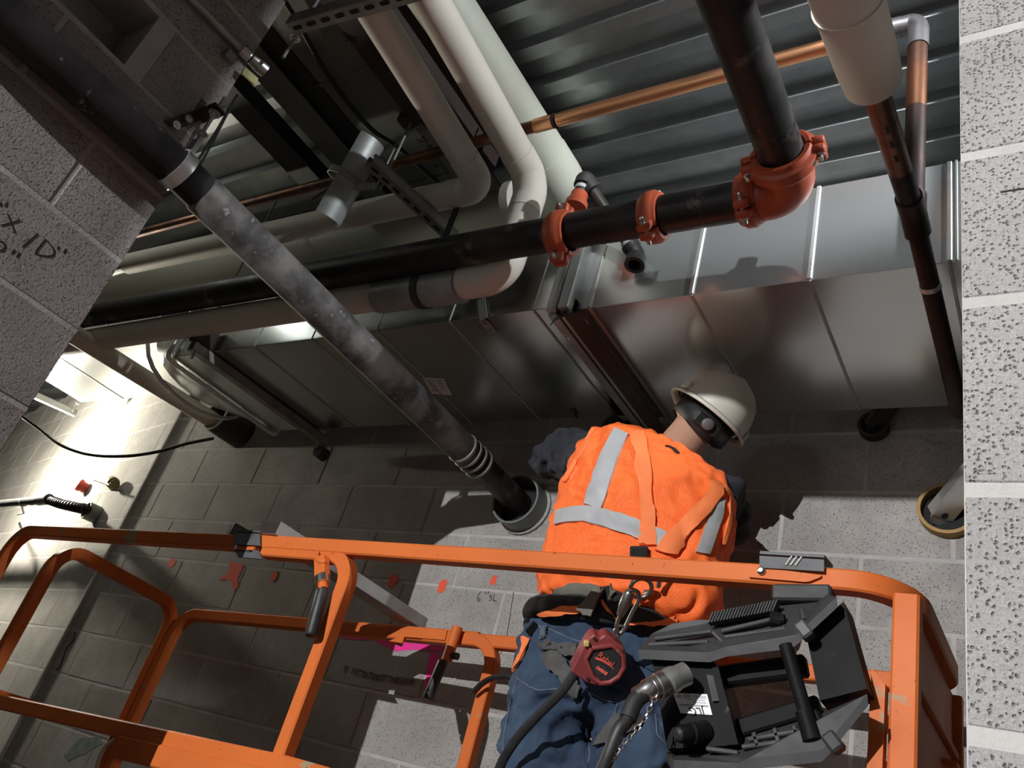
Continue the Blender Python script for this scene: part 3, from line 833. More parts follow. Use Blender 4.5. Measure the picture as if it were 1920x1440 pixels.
# galvanised half-shell shield hanging from a band
sa_, sb_ = A(690, 262, d=2.84), A(607, 408, d=2.80)
ax = (sb_ - sa_).normalized(); vw = (-(sa_ + sb_)).normalized(); vw = (vw - ax * vw.dot(ax)).normalized(); sd = ax.cross(vw).normalized()
sh = thing('pipe_shield', 'half-round galvanised pipe shield hanging askew by a band under the copper pipe', 'shield', sb_)
b = B(); R0 = []; n_ = 16
open_d = (sd * .75 - vw * .5).normalized(); side_d = ax.cross(open_d).normalized()
for ro in (.062, .0605):
    R0.append([[b.verts.new(sa_ + (sb_ - sa_) * f + (side_d * math.cos(math.pi * k / n_) - open_d * math.sin(math.pi * k / n_)) * ro) for k in range(n_ + 1)] for f in (0, .5, 1)])
for j in range(2):
    for k in range(n_):
        for i in range(2):
            q_ = (R0[i][j][k], R0[i][j][k + 1], R0[i][j + 1][k + 1], R0[i][j + 1][k]); b.faces.new(q_ if i == 0 else q_[::-1])
for j in range(2):
    for k in (0, n_): b.faces.new((R0[0][j][k], R0[0][j + 1][k], R0[1][j + 1][k], R0[1][j][k]))
for k in range(n_):
    for j in (0, 2): b.faces.new((R0[0][j][k], R0[0][j][k + 1], R0[1][j][k + 1], R0[1][j][k]))
bmesh.ops.recalc_face_normals(b, faces=b.faces[:])
o = link(b, 'half_shell', M_GALVD); under(o, sh); setsmooth(o)
mid = (sa_ + sb_) / 2
b = B(); pipe_shell(b, mid - ax * .012, mid + ax * .012, .0665, .0630, 26); o = link(b, 'band', M_STRUT); under(o, sh); setsmooth(o)
b = B(); e1_ = A(660, 352, d=2.80); e2_ = A(706, 350, d=2.80)
for off in (-.012, .012):
    beam(b, e1_ + vw * off, e2_ + vw * off, .022, .004, up=vw)
under(link(b, 'yoke', M_STRUT), sh); bolt(e2_ - (e2_ - e1_) * .15, vw, sh, .045)
b = B(); tube(b, [e2_, e2_ + V((0, 0, .25))], .004, 8); under(link(b, 'threaded_rod', M_STRUT), sh)

# ------------------------------------------------------------------ fittings on the left block wall
cd = thing('conduit', 'grey conduit with a galvanised connector strapped to the left block wall', 'conduit', A(400, 50, x=LX + .02))
c0_, c1_ = A(352, -10, x=LX + .02), A(452, 92, x=LX + .02)
b = B(); tube(b, [c0_, c1_], .011, 12); o = link(b, 'tube', M_GALVD); under(o, cd); setsmooth(o)
c2_ = A(497, 132, x=LX + .03); dd = (c2_ - c1_)
b = B(); tube(b, [c1_, c1_ + dd * .35], .017, 14); o = link(b, 'connector', MATS['bright_cleat']); under(o, cd); setsmooth(o)
b = B(); tube(b, [c1_ + dd * .42, c1_ + dd * .8, c1_ + dd], [.017, .022, .022], 14); o = link(b, 'coupling', M_ZINC); under(o, cd); setsmooth(o)
b = B(); k_ = A(430, 105, x=LX + .012); abox(b, k_ - V((.012, .016, .014)), k_ + V((.012, .016, .014)), .003); under(link(b, 'clip', M_STRUT), cd)
tgp = A(468, 143, x=LX + .035)
b = B(); box(b, tgp, (dd.normalized()) * .024, V((1, 0, 0)) * .004, dd.normalized().cross(V((1, 0, 0))) * .014, .002)
tag(link(b, 'wire_tag', mk('yellow_tag', (.50, .46, .20), (.40, .37, .16), 30, 4, (.3, .7), .6)), 'small yellow tag below the galvanised conduit connector', 'tag')
for i, (p_, q_) in enumerate((((445, 178), (358, 322)), ((430, 205), (366, 326)))):
    b = B(); a_, e_ = A(*p_, x=LX + .09), A(*q_, x=LX + .08); tube(b, [a_, (a_ + e_) / 2 + V((0, .002, -.003)), e_], .0035, 8); o = link(b, 'thin_cable', M_RUBBER)
    tag(o, ('upper' if i == 0 else 'lower') + ' thin black cable stretched from the wall corner to the ring hanger', 'cable')
# bracket with two bolts
bk = thing('wall_bracket', 'rusty plate with two bolts on the left wall above the ring hanger', 'bracket', A(345, 222, x=LX))
pp = [A(307, 226, x=LX + .003), A(367, 206, x=LX + .003), A(375, 226, x=LX + .003), A(325, 246, x=LX + .003)]
b = B(); prism(b, pp, (.006, 0, 0)); under(link(b, 'plate', M_RUST), bk)
for (x_, y_) in ((328, 236), (351, 224)): bolt(A(x_, y_, x=LX + .012), (1, 0, 0), bk, .02, .007)
# pencil writing on block faces: strokes in photo pixels, laid on the wall plane
def strokes(name, label, lines, plane, r, mat):
    t = thing(name, label, 'writing', A(*lines[0][0], **plane))
    for ln in lines:
        b = B(); pts = [A(*p, **plane) for p in ln]
        if len(pts) > 2: pts = spline(pts, 4)
        nv = V((1, 0, 0)) if 'x' in plane else V((0, 1, 0))
        for p_, q_ in zip(pts, pts[1:]): beam(b, p_ - (q_ - p_) * .1, q_ + (q_ - p_) * .1, 2 * r, .0006, up=nv)
        under(link(b, 'stroke', mat), t)
    return t
S1 = lambda x, y: (x / 3, y / 3)
sl_ = [[S1(15, 1265), S1(105, 1240)], [S1(45, 1210), S1(80, 1300)], [S1(205, 1318), S1(132, 1382)],
       [S1(255, 1345), S1(205, 1410), S1(212, 1432), S1(290, 1438), S1(300, 1400), S1(255, 1345)],
       [S1(330, 1385), S1(322, 1400)], [S1(370, 1400), S1(358, 1418)], [S1(5, 1140), S1(0, 1155)], [S1(38, 1140), S1(28, 1158)],
       [S1(0, 1355), S1(22, 1365), S1(25, 1395), S1(0, 1410)], [S1(82, 1405), S1(66, 1422)], [S1(108, 1420), S1(94, 1444)]]
strokes('pencil_writing', 'dark handwritten dimension ending in 10 inches on the left block wall', sl_, dict(x=LX + .0018), .0013, M_INK)
S4 = lambda x, y: (640 + x * .3472, 940 + y * .3472)
strokes('pencil_writing', 'small handwritten 6 inch note on the lit back wall', [[S4(752, 488), S4(735, 520), S4(740, 540), S4(750, 530), S4(740, 522)], [S4(780, 488), S4(778, 498)], [S4(795, 486), S4(793, 496)],
        [S4(815, 508), S4(800, 512), S4(812, 525), S4(800, 538)], [S4(828, 505), S4(820, 535), S4(838, 538)], [S4(834, 552), S4(836, 556)]], dict(y=2.3983), .0014, M_INK)
hand = []
for (t_, x_, y_) in (('F', 20, 890), ('I', 62, 898), ('V', 80, 905), ('T', 108, 915), ('O', 125, 922), ('T', 155, 925), ('U', 172, 930), ('S', 190, 935), ('T', 215, 938), ('Y', 228, 935), ('T', 260, 945), ('H', 280, 948), ('R', 302, 950), ('E', 325, 952), ('A', 345, 955), ('M', 370, 958)):
    h_ = 30; gl = {'F': [[(0, 0), (-6, h_)], [(0, 0), (14, 2)], [(-3, 14), (9, 15)]], 'I': [[(0, 0), (-6, h_)]], 'V': [[(0, 0), (-2, h_)], [(-2, h_), (12, 0)]], 'T': [[(-6, 0), (14, 2)], [(4, 0), (-2, h_)]],
        'O': [[(6, 0), (-2, 15), (2, h_), (12, 16), (6, 0)]], 'U': [[(0, 0), (-4, h_), (8, h_), (12, 0)]], 'S': [[(12, 0), (0, 8), (8, 18), (-4, h_)]], 'Y': [[(0, 0), (5, 14)], [(14, 0), (0, h_)]],
        'H': [[(0, 0), (-5, h_)], [(12, 0), (7, h_)], [(-2, 15), (9, 15)]], 'R': [[(0, 0), (-5, h_)], [(0, 0), (12, 6), (-2, 15)], [(-2, 15), (10, h_)]], 'E': [[(0, 0), (-5, h_)], [(0, 0), (12, 1)], [(-2, 15), (8, 15)], [(-5, h_), (8, h_)]],
        'A': [[(5, 0), (-5, h_)], [(5, 0), (12, h_)], [(-1, 18), (9, 18)]], 'M': [[(0, 0), (-5, h_)], [(0, 0), (6, 18)], [(6, 18), (16, 0)], [(16, 0), (12, h_)]]}[t_]
    hand += [[S4(x_ + a_, y_ + c_) for a_, c_ in l_] for l_ in gl]
strokes('pencil_writing', 'faint line of handwriting in the shade below the pink paint', hand, dict(y=2.3983), .0011, M_INK)

# spray-paint marks on the back wall (thin irregular films)
M_SPO = mk('orange_spray', (.80, .09, .035), (.62, .10, .05), 60, 5, (.45, .7), .85)
M_SPP = mk('pink_spray', (.85, .02, .30), (.60, .05, .22), 25, 5, (.4, .7), .85)
M_SPG = mk('green_chalk', (.10, .20, .14), (.26, .27, .25), 25, 6, (.35, .6), .9)
def paint(name, label, pts, m_, y_=2.3982, rough_n=3):
    P = [A(*p, y=y_) for p in pts]; out = []
    for i, p in enumerate(P):
        q_ = P[(i + 1) % len(P)]
        for k in range(rough_n):
            f = k / rough_n; out.append(p.lerp(q_, f) + V((random.uniform(-.004, .004), 0, random.uniform(-.004, .004))))
    b = B(); prism(b, out, (0, .0006, 0)); o = link(b, name, m_); tag(o, label, 'paint mark'); return o
def oval(cx_, cy_, rx, ry, tilt=-.35, n_=9):
    return [(cx_ + rx * math.cos(a) * math.cos(tilt) - ry * math.sin(a) * math.sin(tilt) * -1, cy_ + ry * math.sin(a) + rx * math.cos(a) * .1) for a in [6.28318 * k / n_ for k in range(n_)]]
paint('paint_dot', 'orange sprayed dot nearest the six inch note', oval(925, 1087, 6, 10), M_SPO)
paint('paint_dot', 'orange sprayed dot left end of the lit blocks', oval(829, 1099, 8, 13), M_SPO)
paint('paint_dot', 'orange sprayed dot in shade beside the stud end', oval(736, 1089, 9, 13), M_SPO)
paint('paint_dot', 'orange sprayed dot peeping out beside the vest hem', oval(1014, 1098, 8, 10), M_SPO)
paint('paint_dot', 'faint red sprayed dot left of the red arrow', oval(322, 1055, 7, 9), M_SPO)
paint('paint_dot', 'faint red sprayed dot right of the red arrow', oval(514, 1080, 6, 10), M_SPO)
paint('paint_arrow', 'red sprayed arrow in the shade under the rail', [(432, 1052), (458, 1058), (450, 1075), (446, 1085), (447, 1100), (438, 1108), (434, 1090), (424, 1086), (410, 1088), (428, 1074)], M_SPO)
paint('paint_line', 'bright pink sprayed line along the bed joint under the far rail', [(640, 1186), (700, 1190), (762, 1196), (830, 1202), (832, 1224), (800, 1218), (770, 1218), (742, 1222), (700, 1200), (640, 1196)], M_SPP)
paint('paint_line', 'pink sprayed line running down behind the far latch handle', [(806, 1222), (824, 1224), (816, 1265), (806, 1310), (792, 1312), (798, 1270)], M_SPP)
paint('paint_line', 'pink sprayed patch left of the near rail post', [(600, 1180), (612, 1192), (600, 1235), (588, 1262), (576, 1256), (576, 1240), (590, 1200)], M_SPP)
paint('chalk_patch', 'greenish chalk patch low on the far left wall', [(150, 1385), (188, 1378), (192, 1392), (160, 1412), (128, 1425), (120, 1415)], M_SPG)
b = B(); cr = [(1002, 1110), (996, 1130), (982, 1160), (957, 1185), (950, 1200), (938, 1225), (922, 1260)]
cr = [(963, 1110), (957, 1150), (950, 1195), (939, 1225)]
tube(b, [A(*p, y=2.3985) for p in cr], .0012, 5); tag(link(b, 'crack', M_INK), 'thin vertical crack in the lit block beside the worker', 'crack')
b = B(); cr = [(141, 1185), (138, 1200), (124, 1216), (118, 1235), (112, 1252), (105, 1256)]
tube(b, [A(*p, y=2.3985) for p in cr], .003, 5); tag(link(b, 'crack', M_INK), 'jagged dark crack by the turn of the far left wall', 'crack')
b = B(); tube(b, [A(1876, 361, y=RY - .001), A(1895, 358, y=RY - .001), A(1925, 354, y=RY - .001)], .0016, 6); tag(link(b, 'pencil_mark', M_INK), 'short black marker dash on the right wall', 'mark')

# ------------------------------------------------------------------ far left wall: conduit into sleeve, cap, valve, cable
def AW(px, py, off=0.0):
    """pixel on the turned wall"""
    r = ray(px, py); n_ = AU.cross(V((0, 0, 1))); c_ = V((CORN, 2.40, 0)) + n_ * off
    return r * (c_.dot(n_) / r.dot(n_))
WN = AU.cross(V((0, 0, 1)))
se = AW(183, 966)
sl = thing('wall_sleeve', 'small open sleeve in the far left wall taking the black flexible conduit', 'sleeve', se)
b = B(); pipe_shell(b, se + WN * .075 + V((0, 0, .0)), se - WN * .01, .052, .046, 24); o = link(b, 'tube', M_PVC); under(o, sl); setsmooth(o)
fx = thing('flexible_conduit', 'black conduit with flexible bend entering the small sleeve at far left', 'conduit', se)
P_ = [se + WN * .0, se + WN * .10, AW(160, 955, .16), AW(115, 945, .22), AW(85, 936, .24), AW(60, 940, .25)]
b = B(); tube(b, spline(P_, 6), .026, 16); o = link(b, 'bend', M_RUBBER); under(o, fx); setsmooth(o)
b = B()
sp = spline(P_, 10)
for i in range(14, 44, 1):
    d_ = (sp[i + 1] - sp[i - 1]).normalized(); lathe(b, [(-.003, .026), (0, .029), (.003, .026)], sp[i], d_, 16)
o = link(b, 'corrugation', M_RUBBER); under(o, fx); setsmooth(o)
q0_, q1_ = AW(92, 936, .24), AW(74, 938, .25)
b = B(); tube(b, [q0_, q1_], .033, 16); o = link(b, 'connector', M_STRUT); under(o, fx); setsmooth(o)
b = B(); tube(b, [q1_, AW(-40, 948, .28)], .024, 16); o = link(b, 'tube', M_DKST); under(o, fx); setsmooth(o)
b = B(); s_ = AW(44, 942, .255); lathe(b, [(-.008, .028), (.008, .028)], s_, q1_ - q0_, 16); tube(b, [s_ + V((0, 0, -.02)), AW(45, 962, .2), AW(33, 965, .05)], .006, 8); under(link(b, 'strap', M_STRUT), fx)
cpn = AW(163, 917)
b = B(); lathe(b, [(-.005, .034), (.035, .034), (.035, .040), (.060, .040), (.060, .032), (.045, .030)], cpn, WN + V((-.3, 0, .15)), 18); o = link(b, 'plastic_plug', mk('red_plastic', (.55, .07, .035), (.40, .05, .03), 20, 4, (.3, .7), .45)); setsmooth(o)
tag(o, 'small red plastic pipe cap on the bright far left wall', 'cap')
vl = thing('brass_valve', 'olive brass valve with lever on the bright far left wall', 'valve', AW(205, 908))
M_BRASS = mk('olive_brass', (.20, .17, .05), (.13, .11, .035), 14, 5, (.3, .7), .45, metal=.5)
vc = AW(211, 905, .05)
b = B(); lathe(b, [(-.05, .026), (-.03, .026), (-.025, .036), (.025, .036), (.03, .027), (.05, .027)], vc, WN.cross(V((0, 0, 1))) + V((0, 0, .3)), 14); o = link(b, 'body', M_BRASS); under(o, vl); setsmooth(o)
b = B(); tube(b, [vc, AW(211, 915, .0)], .02, 12); under(link(b, 'stem', M_BRASS), vl)
b = B(); beam(b, AW(207, 910, .09), AW(176, 899, .11), .022, .012, ch=.004); under(link(b, 'lever', M_BRASS), vl)
cb = [A(40, 780, y=1.9), A(75, 805, y=2.0), A(115, 835, y=2.05), A(170, 853, y=2.1), A(240, 855, y=2.15), A(300, 846, y=2.2), A(350, 832, y=2.25), A(400, 822, y=2.3)]
b = B(); tube(b, spline(cb, 6), .0085, 10); o = link(b, 'black_cable', M_RUBBER); setsmooth(o); tag(o, 'black cable sagging across the far left wall to the dark sleeve', 'cable')

# ------------------------------------------------------------------ scissor-lift platform
NY, FY = 1.52, 2.15
def lift_scuff(N, L, co, col, mix, noise, rampn):
    f = rampn(noise(9.0, 6.0, .6), .625, .66)
    c = mix(f, col, (.33, .27, .17))
    g = rampn(noise(55.0, 4.0, .7), .66, .72)
    return mix(g, c, (.05, .03, .025)), []
M_LIFT = mk('lift_orange', (.66, .160, .034), (.57, .130, .030), 4, 5, (.35, .7), .5, .58, spec=.22, bump=.04, bscale=80, extra=lift_scuff)
M_GRIP = mk('black_grip', (.016, .016, .017), (.03, .03, .031), 40, 4, (.35, .7), .5, c3=(.10, .095, .09), s3=24, r3=(.66, .72))
M_GUARD = mk('grey_rubber_guard', (.10, .105, .115), (.055, .057, .06), 12, 6, (.4, .65), .55, bump=.1, bscale=60)
M_PLAT = mk('checker_plate', (.12, .115, .11), (.08, .075, .07), 10, 4, (.3, .7), .5, metal=.7)
lift = thing('scissor_lift', 'orange scissor lift platform with guard rails around the worker', 'lift', (-1.6, 1.85, -.60))
def N_(px, py, dy=0): return A(px, py, y=NY + dy)
def F_(px, py, dy=0): return A(px, py, y=FY + dy)
def railtube(name, pts, fr=.07, sz=.040, mat=None, up=(0, 0, 1), n=16):
    b = B(); path = fillet(pts, fr, 9); tube(b, path, sz / 2, n, up=up, square=1); o = link(b, name, mat or M_LIFT); under(o, lift); setsmooth(o, 35); return o
def down(p, z): return V((p.x, p.y, z))
FLZ = -.575
# near side: outer top rail with the corner turning along the right end
r0_ = N_(478, 1018); r1_ = N_(1480, 1085)
crn = V((-.232, NY, r1_.z)); fcr = V((-.225, FY, r1_.z + .0))
railtube('top_rail', [r0_, r1_, crn, fcr, V((-1.2, FY, F_(1100, 1222).z)), F_(960, 1208), F_(640, 1180)], .13)
# near side: inner tube under it, bending down into the post
i0 = N_(500, 1034, .002); i1 = N_(690, 1044, .002)
zt = i1.z
bend_ = N_(668, 1046, .002)
railtube('post', [i0, bend_, down(V((bend_.x, bend_.y, 0)), FLZ)], .085)
# extension frame, near side (left, in shade)
e0 = N_(38, 996, .004); e1x = N_(500, 1022, .004)
railtube('extension_top_rail', [down(e0, FLZ), e0, e1x], .10, .042)
# extension end frame, along Y at the left
g0 = N_(118, 1022, .01); g1_ = F_(334, 1138)
railtube('end_rail', [down(V((g0.x, g0.y, 0)), FLZ), g0, g1_, down(g1_, FLZ)], .10, .042)
# extension frame, far side
h0 = F_(334, 1150); h0 = V((g1_.x + .05, FY, h0.z)); h1 = F_(900, 1200, .006)
railtube('extension_far_rail', [down(h0, FLZ), h0, h1], .10, .042)
k0 = F_(790, 1192); k1 = F_(936, 1206)
railtube('post', [F_(800, 1194, -.004), V((k1.x, FY - .004, k1.z)), down(V((k1.x, FY - .004, 0)), FLZ)], .085)
# mid rails
m0 = N_(-60, 1303); m1 = N_(540, 1437)
railtube('mid_rail', [m0, m1, V((crn.x, NY, m1.z))], .05, .042)
railtube('mid_rail', [V((g1_.x, FY, -.01)), V((-.23, FY, -.01))], .05)
railtube('mid_rail', [V((g0.x, NY, -.02)), V((g1_.x, FY, -.02))], .05)
# lower box section of the near side gate
lb0, lb1 = N_(225, 1402, -.004), N_(560, 1480, -.004)
b = B(); beam(b, lb0, lb1, .05, .055, ch=.004); under(link(b, 'gate_sill', M_LIFT), lift)
b = B(); tube(b, spline([N_(215, 1385, -.02), N_(198, 1400, -.03), N_(185, 1425, -.03), N_(180, 1450, -.02)], 5), .005, 8); under(link(b, 'gate_wire', M_ZINC), lift)
# posts at the right end
for (x_, y_) in ((crn.x + .0, NY), (crn.x, FY)):
    b = B(); tube(b, [(x_, y_, crn.z - .02), (x_, y_, FLZ)], .0215, 16, square=1, up=(0, 1, 0)); o = link(b, 'post', M_LIFT); under(o, lift); setsmooth(o, 35)
# right end plate with slot and stiffeners, seen from outside
b = B(); xq = crn.x
yA, yB, yC, yD = NY + .03, 1.985, 2.015, FY - .02
ztop = crn.z - .02
abox(b, (xq - .004, yA, FLZ), (xq + .004, yB, ztop), .001); abox(b, (xq - .004, yC, FLZ), (xq + .004, yD, ztop), .001)
abox(b, (xq - .004, yB, .37), (xq + .004, yC, ztop), .001); abox(b, (xq - .004, yB, FLZ), (xq + .004, yC, .12), .001)
under(link(b, 'end_plate', M_LIFT), lift)
b = B(); abox(b, (xq, yB - .03, .362), (xq + .03, yC + .06, .374), .002); under(link(b, 'end_lug', M_LIFT), lift)
b = B(); abox(b, (xq + .004, yA, crn.z - .16), (xq + .016, yD, crn.z - .145), .002); under(link(b, 'stiffener', M_LIFT), lift)
b = B(); abox(b, (xq + .018, NY + .10, crn.z + .001), (xq + .024, FY - .02, crn.z + .006))
b.free()
# pointed angle strip in front of the right post
s0_ = A(1634, 1253, y=NY - .03); s1_ = A(1655, 1281, y=NY - .03)
b = B(); prism(b, [s0_, s1_, V((s1_.x, s1_.y, FLZ)), V((s0_.x - .004, s0_.y, FLZ))], (0, .004, 0)); 
prism(b, [s1_, s1_ + V((0, .03, .0)), V((s1_.x, s1_.y + .03, FLZ)), V((s1_.x, s1_.y, FLZ))], (.004, 0, 0)); under(link(b, 'angle_strip', M_LIFT), lift)
# platform deck and toe boards
b = B(); abox(b, (h0.x - .02, NY - .02, FLZ - .05), (crn.x + .03, FY + .02, FLZ), .004); under(link(b, 'platform_deck', M_PLAT), lift)
for y_ in (NY - .01, FY + .005):
    b = B(); abox(b, (h0.x, y_ - .003, FLZ), (crn.x, y_ + .003, FLZ + .10), .001); under(link(b, 'toe_board', M_LIFT), lift)
# folded scissor arms and chassis under the deck (below the picture)
for k, zz in enumerate((-.72, -.84, -.96)):
    for y_ in (NY + .08, FY - .08):
        b = B(); beam(b, (-2.9, y_, zz), (-.5, y_, zz + .05), .05, .07, ch=.004); under(link(b, 'scissor_arm', M_LIFT), lift)
b = B(); abox(b, (-3.0, NY, -1.42), (-.35, FY, -1.02), .01); under(link(b, 'chassis', M_GUARD), lift)
for x_ in (-2.7, -.65):
    for y_ in (NY + .04, FY - .04):
        b = B(); lathe(b, [(-.05, .15), (-.05, .17), (.05, .17), (.05, .15)], (x_, y_, -1.43), (0, 1, 0), 24); under(link(b, 'wheel', M_RUBBER), lift)
# latch handles with black grips
def latch(pts, front, gl0, gl1, rb=.014):
    b = B(); beam(b, pts[0], pts[1], .034, .030, up=(0, 1, 0), ch=.004); hb = link(b, 'latch', M_LIFT); under(hb, lift)
    b = B(); tube(b, [pts[1], gl0], .0125, 14); o = link(b, 'shaft', M_LIFT); under(o, hb); setsmooth(o)
    b = B(); c_ = V(pts[1]).lerp(V(gl0), .3); d_ = (V(gl0) - V(pts[1])).normalized(); lathe(b, [(-.012, .0195), (.012, .0195)], c_, d_, 16); o = link(b, 'collar', M_ZINC); under(o, hb); setsmooth(o)
    b = B(); d_ = (V(gl1) - V(gl0)).normalized(); L_ = (V(gl1) - V(gl0)).length
    lathe(b, [(0, .013), (.002, .0165), (L_ - .006, .0170), (L_ - .001, .014), (L_, .010)], gl0, d_, 18); o = link(b, 'grip', M_GRIP); under(o, hb); setsmooth(o)
    return hb
latch([N_(603, 1046, -.03), N_(604, 1082, -.035)], 1, N_(606, 1106, -.04), N_(583, 1193, -.05))
b = B(); tube(b, spline([N_(594, 1036, -.025), N_(594, 1046, -.04), N_(602, 1054, -.045), N_(610, 1052, -.04)], 4), .007, 8); under(link(b, 'latch_hook', M_LIFT), lift)
b = B(); tube(b, [F_(858, 1176, -.045), F_(837, 1240, -.05)], .0175, 16); hb2 = link(b, 'latch', M_LIFT); under(hb2, lift); setsmooth(hb2)
b = B(); lathe(b, [(-.026, .011), (.026, .011)], F_(846, 1229, -.05), (1, 0, 0), 14); under(link(b, 'pivot', M_GRIP), hb2)
b = B(); g_a, g_b = F_(831, 1240, -.05), F_(801, 1312, -.06); d_ = (g_b - g_a).normalized(); L_ = (g_b - g_a).length
lathe(b, [(0, .013), (.002, .0165), (L_ - .006, .0170), (L_ - .001, .014), (L_, .010)], g_a, d_, 18); o = link(b, 'grip', M_GRIP); under(o, hb2); setsmooth(o)
pl_ = [F_(727, 1203, -.03), F_(782, 1178, -.03), F_(838, 1182, -.03), F_(834, 1200, -.03), F_(758, 1194, -.03), F_(752, 1212, -.03)]  # bracket plate whose slanted outline traces the lit patch on the far rail
b = B(); prism(b, pl_, (0, .006, 0)); under(link(b, 'lit_patch_plate', M_LIFT), lift)
# rubber guards and their plates on the near top rail
def guard(x0, x1, yt, yb, tip):
    a_, c_ = N_(x0, yt, -.032), N_(x1, yt + (x1 - x0) * .06, -.032); d_, e_ = N_(x0, yb, -.032), N_(x1, yb + (x1 - x0) * .06, -.032)
    b = B(); prism(b, [a_, c_, e_, d_], (0, .006, 0))
    top = [a_ + V((0, 0, .004)), c_ + V((0, 0, .004)), c_ + V((0, .07, .012)), a_ + V((0, .07, .012))]
    prism(b, top, (0, 0, .006)); o = link(b, 'rubber_guard', M_GUARD); under(o, lift); return o
guard(438, 486, 998, 1020, -1); guard(1424, 1545, 1042, 1064, 1)
for k in range(3):
    b = B(); p_ = N_(1478 + k * 9, 1050 + k * .6, -.034); tube(b, [p_ + V((.006, 0, .008)), p_ - V((.004, 0, .010))], .0018, 6); under(link(b, 'paint_scratch', M_PAPER), lift)
def plate(pts, m_=None, nm='cover_plate'):
    b = B(); prism(b, [N_(*p, -.027) for p in pts], (0, .006, 0)); o = link(b, nm, m_ or M_LIFT); under(o, lift); return o
plate([(432, 1024), (478, 1025), (472, 1036), (434, 1034)]); plate([(1400, 1060), (1540, 1078), (1538, 1082), (1518, 1090), (1508, 1091), (1404, 1082)])
plate([(440, 1030), (484, 1032), (490, 1048), (446, 1044)], M_GUARD, 'slide_block')
for (x_, y_) in ((443, 1027), (1428, 1071)):
    b = B(); lathe(b, [(0, .008), (.004, .008), (.008, .004)], N_(x_, y_, -.028), (0, -1, 0), 14); o = link(b, 'bolt', M_ZINC); under(o, lift); setsmooth(o)
sp_ = [N_(423, 1010, .0), N_(442, 980, .0), N_(476, 1000, .0)]
b = B(); prism(b, sp_, (0, .05, 0)); under(link(b, 'end_guard', M_GUARD), lift)
b = B(); wp = [F_(888, 1298, -.05), F_(905, 1281, -.06), F_(930, 1270, -.07), F_(970, 1272, -.1), A(1000, 1282, y=1.95)]
tube(b, spline(wp, 5), .006, 8, sx=2.0); o = link(b, 'strap_tail', M_RUBBER); tag(o, 'loose black strap tail over the far post beside the jeans', 'strap')
# steel stud lying across the two top rails
st = thing('steel_stud', 'grey steel stud lying across the lift rails left of the worker', 'stud', A(790, 1170, y=2.12))
a_, c_ = A(500, 1000, y=1.495), A(783, 1166, y=2.20)
a_.z = r0_.z + .041; c_.z = F_(783, 1188).z + .046
s__, u__ = frame(c_ - a_)
for off, hw, hh in ((u__ * -.019, .042, .0012), (u__ * .019, .042, .0012), (s__ * .041, .0012, .019), (s__ * -.041, .0012, .019)):
    b = B(); box(b, (a_ + c_) / 2 + off, (c_ - a_) / 2, s__ * hw, u__ * hh); under(link(b, 'web' if hw > .01 else 'flange', M_GALVD), st)
b = B(); box(b, a_, (c_ - a_).normalized() * .002, s__ * .042, u__ * .019); under(link(b, 'dark_end_cap', M_RUST), st)  # dark cap added to stand for the unlit end of the stud

# ------------------------------------------------------------------ platform control box hung on the near top rail
SC = lambda x, y: (1180 + x * .27778, 1040 + y * .27778)
M_CBG = mk('grey_moulded_plastic', (.040, .041, .043), (.026, .026, .028), 14, 6, (.35, .7), .6, .7, bump=.15, bscale=70, c3=(.066, .066, .066), s3=9, r3=(.6, .72))
M_CBK = mk('black_painted_metal', (.006, .006, .0065), (.010, .010, .0105), 12, 5, (.35, .7), .55, .65, spec=.12, c3=(.10, .095, .09), s3=26, r3=(.70, .74))
cbx = thing('control_box', 'black and grey platform control box hanging from the orange top rail', 'control box', A(*SC(800, 1300), y=1.44))
def C_(x, y, yy): return A(*SC(x, y), y=yy)
def slab(front, rear, yf, yr, th, nm):
    """moulded guard: front edge points and rear edge points (in crop pixels)"""
    b = B(); f = [C_(*p, yf) for p in front]; r = [C_(*p, yr) for p in rear]
    prism(b, f + r[::-1], th); o = link(b, nm, M_CBG); under(o, cbx)
    return f, r, o
f1, r1s, gu = slab([(62, 640), (540, 660), (650, 622), (1090, 565), (1125, 540), (1400, 285)], [(150, 535), (290, 465), (480, 440), (640, 440), (1000, 335), (1300, 262)], 1.395, 1.47, (.002, .003, -.016), 'upper_guard')
# ribs moulded on the upper guard
for i in range(22):
    t_ = i / 21; x_ = 560 + 430 * t_; y_ = 412 - 80 * t_
    p_ = C_(x_, y_ + 22, 1.436); b = B(); box(b, p_, V((.0017, 0, 0)), V((0, .010, 0)), V((.003, 0, .011)), .0006); under(link(b, 'rib', M_CBG), gu)
b = B(); beam(b, C_(560, 440, 1.455), C_(1010, 352, 1.455), .02, .012, ch=.003); under(link(b, 'rib_rail', M_CBG), gu)
for ln in (((170, 570), (560, 520)), ((130, 610), (540, 590)), ((560, 520), (640, 600)), ((640, 560), (1060, 500)), ((620, 520), (960, 440))):
    b = B(); beam(b, C_(*ln[0], 1.418), C_(*ln[1], 1.418), .010, .008, ch=.002); under(link(b, 'moulded_line', M_CBG), gu)
b = B(); beam(b, C_(1150, 540, 1.40), C_(1220, 490, 1.40), .03, .03, up=(0, 1, 0), ch=.004); under(link(b, 'catch', M_GUARD), gu)
b = B(); beam(b, C_(990, 400, 1.43), C_(985, 480, 1.42), .022, .02, ch=.004); tube(b, [C_(985, 435, 1.42), C_(1050, 435, 1.42)], .008, 10); under(link(b, 'cleat', M_CBK), gu)
b = B(); beam(b, C_(1180, 380, 1.43), C_(1195, 450, 1.42), .02, .015, ch=.003); under(link(b, 'cleat', M_CBG), gu)
